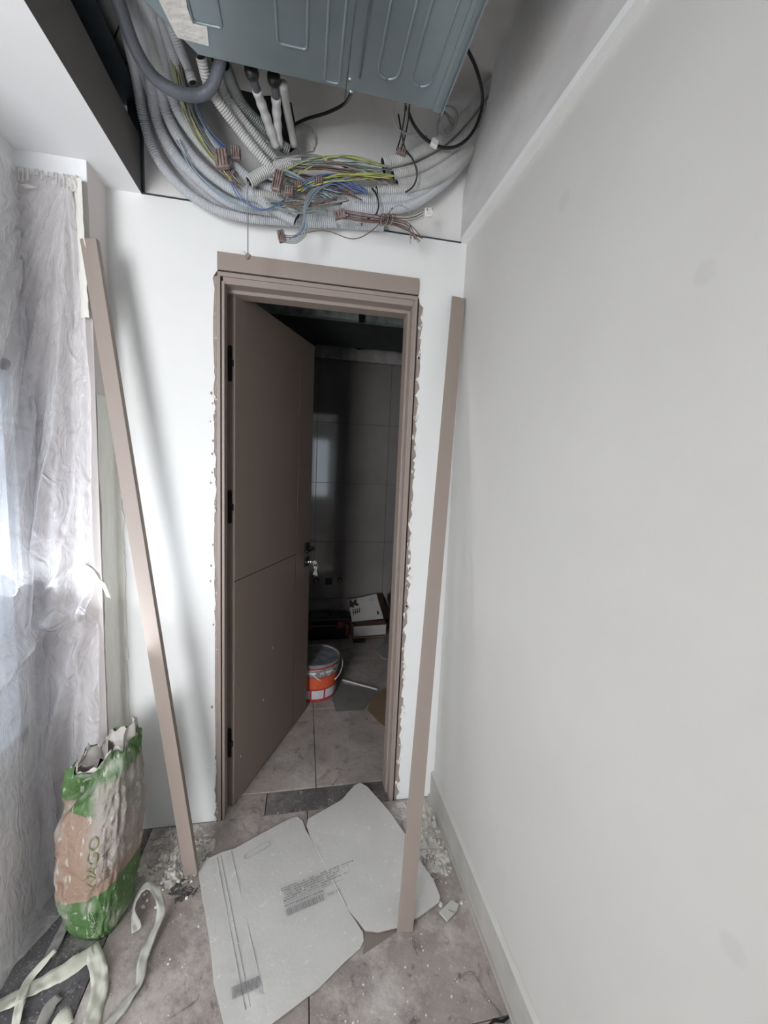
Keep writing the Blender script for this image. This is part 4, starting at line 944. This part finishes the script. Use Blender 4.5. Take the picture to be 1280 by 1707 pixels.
for dd_ in (.055, .068, .105):
    a = lef0 + ln_ * dd_ - ldir * .0; b = lef1 + ln_ * dd_; MB(co).tube([a + Vector((0, 0, .0022)), b + Vector((0, 0, .0022))], .0012, 5).build('score_line', mat('score_%d' % int(dd_ * 1000), (.46, .45, .43), .9), cE)
# hand-hold cut-out
s0 = at(412, 1428, 'z', .007); s1 = at(446, 1408, 'z', .007); sd = (s1 - s0).normalized(); sp_ = Vector((-sd.y, sd.x, 0)); P = []
for k in range(9): a = pi / 2 + pi * k / 8; P.append(s0 + sd * (.011 * cos(a)) + sp_ * (.011 * sin(a)))
for k in range(9): a = -pi / 2 + pi * k / 8; P.append(s1 + sd * (.011 * cos(a)) + sp_ * (.011 * sin(a)))
P.append(P[0].copy())
for p in P: p.z = .0085
MB(co).tube(P, .0010, 5).build('hand_hold', mat('slot_shadow_edge', (.40, .39, .41), .9), cE)
# print: block of small text, barcodes
d1 = (at(590, 1441, 'z', .01) - at(468, 1490, 'z', .01)).normalized(); d2 = Vector((d1.y, -d1.x, 0))
o0 = at(468, 1482, 'z', .01)
def inkbox(b, u0, u1, v0, v1, z=.0115):
    q = [o0 + d1 * u + d2 * v for u, v in ((u0, v0), (u1, v0), (u1, v1), (u0, v1))]
    b.prism([Vector((p.x, p.y, z)) for p in q], (0, 0, .0003))
pb = MB(co); pr = random.Random(3)
for row in range(11):
    u = 0 if row < 8 else .0; end = (.27, .24, .205, .19, .23, .17, .20, .13, .12, .16, .15)[row]
    if row in (6,): inkbox(pb, .0, .205, row * .0085, row * .0085 + .0012); continue
    while u < end and row < 8:
        L_ = pr.uniform(.002, .010)
        if pr.random() < .82: inkbox(pb, u, min(u + L_, end), row * .0085, row * .0085 + pr.choice((.0028, .0045, .0036)))
        u += L_ + pr.uniform(.0008, .003)
stuff(pb.build('printed_text', INK, cE))
pb = MB(co); u = .0
while u < .125:
    w_ = pr.uniform(.001, .004); inkbox(pb, u, u + w_, .072, .094); u += w_ + pr.uniform(.001, .004)
stuff(pb.build('barcode', INK, cE))
V, Fc = textdata('PAP  7 0', .016)
for k, v in enumerate(V): pass
MB(co).add([Vector(((o0 + d1 * (.14 + v.x * .8) + d2 * (.088 - v.y)).x, (o0 + d1 * (.14 + v.x * .8) + d2 * (.088 - v.y)).y, .0118)) for v in V], Fc).build('recycling_mark', INK, cE)
pb = MB(co); q0 = at(386, 1646, 'z', .01); dv = (at(428, 1628, 'z', .01) - q0).normalized(); dw = Vector((dv.y, -dv.x, 0)); u = 0
while u < .070:
    w_ = pr.uniform(.0015, .005); q = [q0 + dv * a + dw * c for a, c in ((u, 0), (u + w_, 0), (u + w_, .028), (u, .028))]
    pb.prism([Vector((p.x, p.y, .0105)) for p in q], (0, 0, .0003)); u += w_ + pr.uniform(.0008, .002)
stuff(pb.build('barcode', INK, cE))

# ---- plaster crumbs and rubble
def crumbs(name, n, cen, spread, size, m, label, seed, z=0.0, parent=None, cat='plaster crumbs', ok=None):
    r = random.Random(seed); b = MB()
    for _ in range(n):
        for _t in range(20):
            x, y = r.gauss(cen[0], spread[0]), r.gauss(cen[1], spread[1])
            if ok is None or ok(x, y): break
        else: continue
        s = size[0] + (size[1] - size[0]) * r.random() ** 3; k = r.randint(4, 6); a0 = r.random() * 6; h = s * r.uniform(.3, .9)
        base = [Vector((x + s * r.uniform(.6, 1) * cos(a0 + 2 * pi * i / k), y + s * r.uniform(.6, 1) * sin(a0 + 2 * pi * i / k), z)) for i in range(k)]
        top = [Vector((x + (p.x - x) * .6, y + (p.y - y) * .6, z + h * r.uniform(.7, 1.1))) for p in base]
        b.add(base + top, [tuple(range(k - 1, -1, -1)), tuple(range(k, 2 * k))] + [(i, (i + 1) % k, (i + 1) % k + k, i + k) for i in range(k)])
    o = stuff(b.build(name, m, parent)); tag(o, label, cat); return o
inr = lambda x, y: x < -.026 and y < -.004
crumbs('plaster_crumbs', 520, (-.085, -.17), (.035, .12), (.0015, .010), PLASTER, 'white plaster crumbs heaped on the floor in the right corner behind the slat', 31, ok=lambda x, y: inr(x, y) and x > -.16)
crumbs('plaster_crumbs', 420, (-1.03, -.13), (.08, .07), (.0015, .009), PLASTER, 'white plaster crumbs strewn round the foot of the left slat', 32, ok=lambda x, y: inr(x, y) and x < -.91 and (x > -1.09))
crumbs('plaster_crumbs', 150, (-.35, -.62), (.25, .14), (.001, .005), PLASTER, 'fine white plaster specks on the tiles right of the cardboard', 33, ok=lambda x, y: inr(x, y) and (x + .65) * .47 - (y + .68) > .03 and (x > -.12 or y < -.5))
crumbs('plaster_crumbs', 70, (-1.05, -.45), (.14, .14), (.001, .006), PLASTER, 'white plaster specks on the tiles between the bag and the cardboard', 34, ok=lambda x, y: inr(x, y) and -1.08 < x < -.95 + (-.19 - y) * .36)
crumbs('plaster_crumbs', 34, (-.60, -.33), (.10, .12), (.001, .006), PLASTER, 'white plaster crumbs scattered on the cardboard', 35, z=.0088, ok=lambda x, y: (Vector((x, y, 0)) - f0).dot(fn) < -.01 and (Vector((x, y, 0)) - lef0).dot(ln_) > .02 and y < -.1 - .4 * (x + .6) - .02 and y > -.6)
crumbs('plaster_crumbs', 50, (-.30, .10), (.25, .25), (.001, .004), PLASTER, 'white plaster specks on the floor inside the doorway', 36, ok=lambda x, y: -.7 < x < -.21 and y > .10 or (x > -.7 and x < -.21 and y > .0))
def mound(name, cen, rx, ry, h, label, seed, xmax=None, xmin=None, m=PLASTER):
    N = 110; vs = []; idx = {}
    for j in range(N + 1):
        for i in range(N + 1):
            u, v = i / N * 2 - 1, j / N * 2 - 1; x, y = cen[0] + u * rx, cen[1] + v * ry
            q = max(0, 1 - (u * u + v * v)); hh = h * (q ** .7) * (.25 + .9 * nz(x * 26, y * 26, seed)) + h * .9 * nz(x * 75, y * 75, seed) * q + h * .5 * nz(x * 170, y * 170, seed) * q - .1 * h
            idx[(i, j)] = len(vs); vs.append((x, y, hh))
    fs = []
    for j in range(N):
        for i in range(N):
            q = [idx[(i, j)], idx[(i + 1, j)], idx[(i + 1, j + 1)], idx[(i, j + 1)]]
            if max(vs[k][2] for k in q) > 0 and all((xmax is None or vs[k][0] < xmax) and (xmin is None or vs[k][0] > xmin) and vs[k][1] < -.003 for k in q): fs.append(tuple(q))
    vs = [(x, y, max(z, .0002)) for x, y, z in vs]
    o = link(name, mesh(name, vs, fs, True), m); stuff(o); return tag(o, label, 'plaster rubble')
RUB = mat('dirty_plaster_rubble', (.74, .72, .67), .9, col2=(.48, .43, .40), scale=25, amount=.35, bump=1, bscale=70, bdist=.004)
mound('plaster_rubble', (-.085, -.17), .085, .20, .020, 'heap of off-white plaster rubble in the right corner by the baseboard', 2, xmax=-.024, m=RUB)
mound('plaster_rubble', (-1.02, -.13), .13, .13, .022, 'low spread of whitish plaster rubble behind the left slat foot', 5, m=RUB)
mound('plaster_rubble', (-.145, -.06), .06, .05, .014, 'pinkish white plaster lump at the foot of the right door jamb', 9, m=mat('pinkish_plaster', (.62, .57, .55), .9, bump=1, bscale=60))
DK = mat('dark_dirt', (.06, .055, .055), .9, col2=(.13, .12, .12), scale=30, bump=1, bscale=70)
mound('dark_rubble', (-.965, -.27), .05, .045, .010, 'small patch of dark dirt below the left slat foot', 14, m=DK)
sc_ = [at(*q, 'z', .004) for q in ((732,1522),(752,1503),(764,1510),(762,1518),(745,1537))]
so_ = tag(MB().prism(sc_, (0, 0, .006)).build('card_scrap', mat('white_scrap', (.58, .57, .53), .7)), 'small square white card scrap with a slot, near the right baseboard', 'scrap')
MB().obox(at(752, 1519, 'z', .0105), (.8, -.5, 0), (.5, .8, 0), (0, 0, 1), .010, .0016, .0006).build('slot', INK, so_)
tag(MB().prism([(-.10, -.760, .001), (-.065, -.745, .001), (-.045, -.751, .001), (-.024, -.746, .001), (-.024, -.752, .001), (-.044, -.758, .001), (-.065, -.753, .001)], (0, 0, .0008)).build('floor_tear', HOLE), 'dark tear in the floor covering at the bottom edge beside the right baseboard', 'tear')

# ================================================================ THINGS IN THE DARK ROOM
bk = empty('paint_bucket', (-.497, .92, 0), 'paint bucket with dusty grey lid, orange band and white labels behind the door leaf', 'bucket')
R0, R1, HB = .132, .150, .245
def rad(z): return R0 + (R1 - R0) * z / HB
def shell(nm, z0, z1, e, m, a0=0, a1=2 * pi, th=.001, parent=bk, smooth=True):
    n = 48; vs = []; full = abs(a1 - a0 - 2 * pi) < 1e-6; c = n if full else n + 1
    for z in (z0, z1):
        for k in range(c): a = a0 + (a1 - a0) * k / n; r = rad(z) + e; vs.append((r * cos(a), r * sin(a), z))
    fs = [(k, (k + 1) % c, (k + 1) % c + c, k + c) for k in range(n)]
    return link(nm, mesh(nm, vs, fs, smooth), m, parent)
MB().lathe([(.001, 0), (R0 - .004, 0), (R0, .004), (R1, HB - .01), (.001, HB - .01)], (0, 0, 0), 56).build('body', REDB, bk, smooth=False)
shell('label_band', .088, .158, .0012, ORANGE); shell('grey_band', .165, .215, .0012, BGREY)
for k in range(6): a = -pi * .95 + k * .62; shell('white_label', .022, .078, .0014, LABELW, a, a + .54)
for k in range(5): a = -pi * .85 + k * .75; shell('label_patch', .185, .212, .0020, WHITEP, a, a + .34)
MB().lathe([(.001, .008), (R1 - .018, .008), (R1 - .014, 0.0), (R1 + .005, .002), (R1 + .008, .010), (R1 + .008, .016), (R1 + .003, .020), (R1 - .006, .020), (R1 - .012, .012), (.001, .012)], (0, 0, HB - .018), 56).build('lid', LID, bk, smooth=False)
MB().lathe([(R1 + .001, 0), (R1 + .008, 0), (R1 + .008, .004), (R1 + .001, .004)], (0, 0, HB - .04), 56).build('rim_ring', LID, bk)
MB().tube([(.02 + (rad(.16) + .008) * cos(a), (rad(.16) + .008) * sin(a), .165 + .035 * sin((a + .4) * 2)) for a in [-.9 + k * .12 for k in range(10)]], .003, 8).build('wire_handle', WHITEP, bk, smooth=True)
MB().tube([(-.02, -.145, .185), (.01, -.150, .160), (.03, -.150, .150)], .0035, 8).build('handle_end', WHITEP, bk, smooth=True)
# toolbox
tb = empty('toolbox', (-.42, 1.76, 0), 'long black plastic toolbox with dark red latches against the far wall', 'toolbox', rotz=.02)
lb_ = lambda n, a, b, m, bv=.004: MB().box(a, b).build(n, m, tb, bevel=bv)
lb_('body', (-.26, -.08, 0), (.22, .09, .13), BLACKP, .012); lb_('lid', (-.265, -.085, .134), (.225, .095, .185), BLACKP, .014)
lb_('latch', (.12, -.093, .10), (.17, -.084, .155), TBRED); lb_('latch', (-.14, -.093, .10), (-.09, -.084, .155), TBRED); lb_('side_panel', (.19, -.09, .03), (.218, -.079, .12), TBRED)
MB().tube(spline([(-.10, 0, .185), (-.09, 0, .215), (.06, 0, .215), (.07, 0, .185)], .01), .008, 8).build('handle', BLACKP, tb, smooth=True)
# open carton with printed lid
bx = empty('open_carton', (-.03, 1.70, .02), 'open brown carton with white front and printed tilted lid in the dark room', 'box', rotz=.10)
cbx = lambda n, a, b, m, bv=.001: MB().box(a, b).build(n, m, bx, bevel=bv)
cbx('base_panel', (-.14, -.05, .0), (.14, .13, .006), KRAFT); cbx('front_panel', (-.14, -.053, .02), (.135, -.048, .105), BOXW); cbx('side_panel', (-.14, -.05, 0), (-.136, .13, .11), KRAFT); cbx('side_panel', (.136, -.05, 0), (.14, .13, .11), KRAFT); cbx('back_panel', (-.14, .126, 0), (.14, .13, .13), BOXD)
cbx('front_gap', (-.135, -.045, .105), (.13, -.03, .14), BOXD)
lid = MB(); q0, q1, q2, q3 = Vector((-.150, -.02, .135)), Vector((.118, -.03, .150)), Vector((.085, .10, .325)), Vector((-.165, .09, .285))
nn = (q1 - q0).cross(q3 - q0).normalized(); 
if nn.y > 0: nn = -nn
lid.prism([q0, q1, q2, q3], -nn * .006); ld = lid.build('lid_panel', BOXW, bx)
def onlid(u, v, e=.001): return q0.lerp(q1, u).lerp(q3.lerp(q2, u), v) + nn * e
def lidpatch(P, nm='lid_print', m=BOXD): return MB().prism([onlid(u, v) for u, v in P], nn * .0006).build(nm, m, ld)
lidpatch([(.0, .62), (.02, .97), (.10, .98), (.13, .85), (.20, .95), (.28, .97), (.26, .82), (.33, .70), (.24, .66), (.18, .74), (.12, .60), (.05, .68)])
for k in range(4): lidpatch([(.06 + k * .07, .28 + k * .02), (.085 + k * .07, .28 + k * .02), (.12 + k * .07, .55), (.09 + k * .07, .56)])
lidpatch([(.10, .38), (.33, .42), (.33, .45), (.10, .42)])
for k in range(3): lidpatch([(.70, .86 - k * .05), (.88, .86 - k * .05), (.88, .88 - k * .05), (.70, .88 - k * .05)], m=INK)
lidpatch([(.84, .22), (.88, .16), (.91, .22), (.90, .32), (.86, .34)])
MB().prism([q1 + Vector((.004, 0, 0)), q2 + Vector((.004, 0, 0)), q2 + Vector((.06, .03, -.01)), q1 + Vector((.075, .04, -.03))], (.002, .002, .002)).build('side_flap', BOXD, bx)
tag(MB().box((-.17, 1.60, 0), (-.07, 1.70, .02)).build('black_block', BLACKP, bevel=.003), 'small black block under the left corner of the open carton', 'block')
# black sack on the right
sk = blob('black_bin_bag', (.255, 1.70, .27), .115, .11, .29, BLACKP, 4, amp=.35, fr_=2.2)
for v in sk.data.vertices: v.co.z = max(v.co.z, 0)
tag(sk, 'tall black plastic sack standing beside the open carton, half hidden by the jamb', 'bin bag')
tag(MB().obox((.205, 1.56, .205), (1, 0, -.5), (0, 1, 0), (.5, 0, 1), .028, .003, .012).build('white_tag', WHITEP), 'small white tag sticking out in front of the black sack', 'tag')
tag(MB().prism([(-.02, 1.42, .012), (.02, 1.30, .004), (.10, 1.235, .002), (.24, 1.27, .002), (.30, 1.5, .004), (.05, 1.52, .02)], (0, 0, .007)).build('cardboard_flat', mat('grey_inner_card', (.30, .29, .28), .8)), 'flat grey piece of board lying in front of the open carton', 'cardboard')
kc = [at(*q, 'z', .004) for q in ((612,1185),(620,1160),(640,1150),(668,1140),(668,1232),(652,1222),(632,1206))]
tag(MB().prism(kc, (0, 0, .006)).build('kraft_board', KRAFT), 'brown kraft cardboard piece on the inner floor against the right jamb', 'cardboard')
gp = [at(*q, 'z', .003) for q in ((566,1140),(600,1145),(628,1152),(618,1168),(606,1184),(560,1187),(552,1160))]
tag(MB().prism(gp, (0, 0, .002)).build('grey_paper', mat('grey_dust_sheet', (.20, .185, .175), .9, col2=(.26, .245, .235), scale=12)), 'grey dusty sheet of paper on the inner floor right of the bucket', 'paper')
s0, s1 = at(571, 1133, 'z', .006), at(629, 1149, 'z', .006)
tag(MB().obox((s0 + s1) / 2, (s1 - s0), Vector((0, 0, 1)).cross(s1 - s0), (0, 0, 1), (s1 - s0).length / 2, .0055, .004).build('white_stick', WHITEP, bevel=.001), 'thin white stick lying on the inner floor by the bucket', 'stick')
# stubs and socket in the far wall
for px in (527, 566):
    c = at(px, 967, 'y', 1.868); o = empty('pipe_stub', c, 'capped pipe stub low on the far wall, %s of the socket box' % ('left' if px < 550 else 'right'), 'pipe stub')
    MB(c).lathe([(.0001, .0), (.024, .0), (.024, .004), (.0001, .004)], c, 20, ax=(0, -1, 0)).build('flange', BLACKP, o, smooth=False)
    MB(c).lathe([(.0001, .004), (.011, .004), (.011, .03), (.0001, .03)], c, 14, ax=(0, -1, 0)).build('cap', mat('dull_brass', (.28, .24, .18), .4, metal=.6), o, smooth=False)
c = at(548, 969, 'y', 1.868); tag(MB().box((c.x - .03, 1.862, c.z - .03), (c.x + .03, 1.869, c.z + .03)).build('socket_box', BLACKP, bevel=.004), 'black square socket box between the two pipe stubs', 'socket')
# a few chips and white spots on the door leaf
for q in ((.23, .33), (.31, .55), (.045, .18)):
    MB().box((q[0], -.0008, q[1]), (q[0] + .003, .0, q[1] + .012)).build('paint_spot', WHITEP, dr)
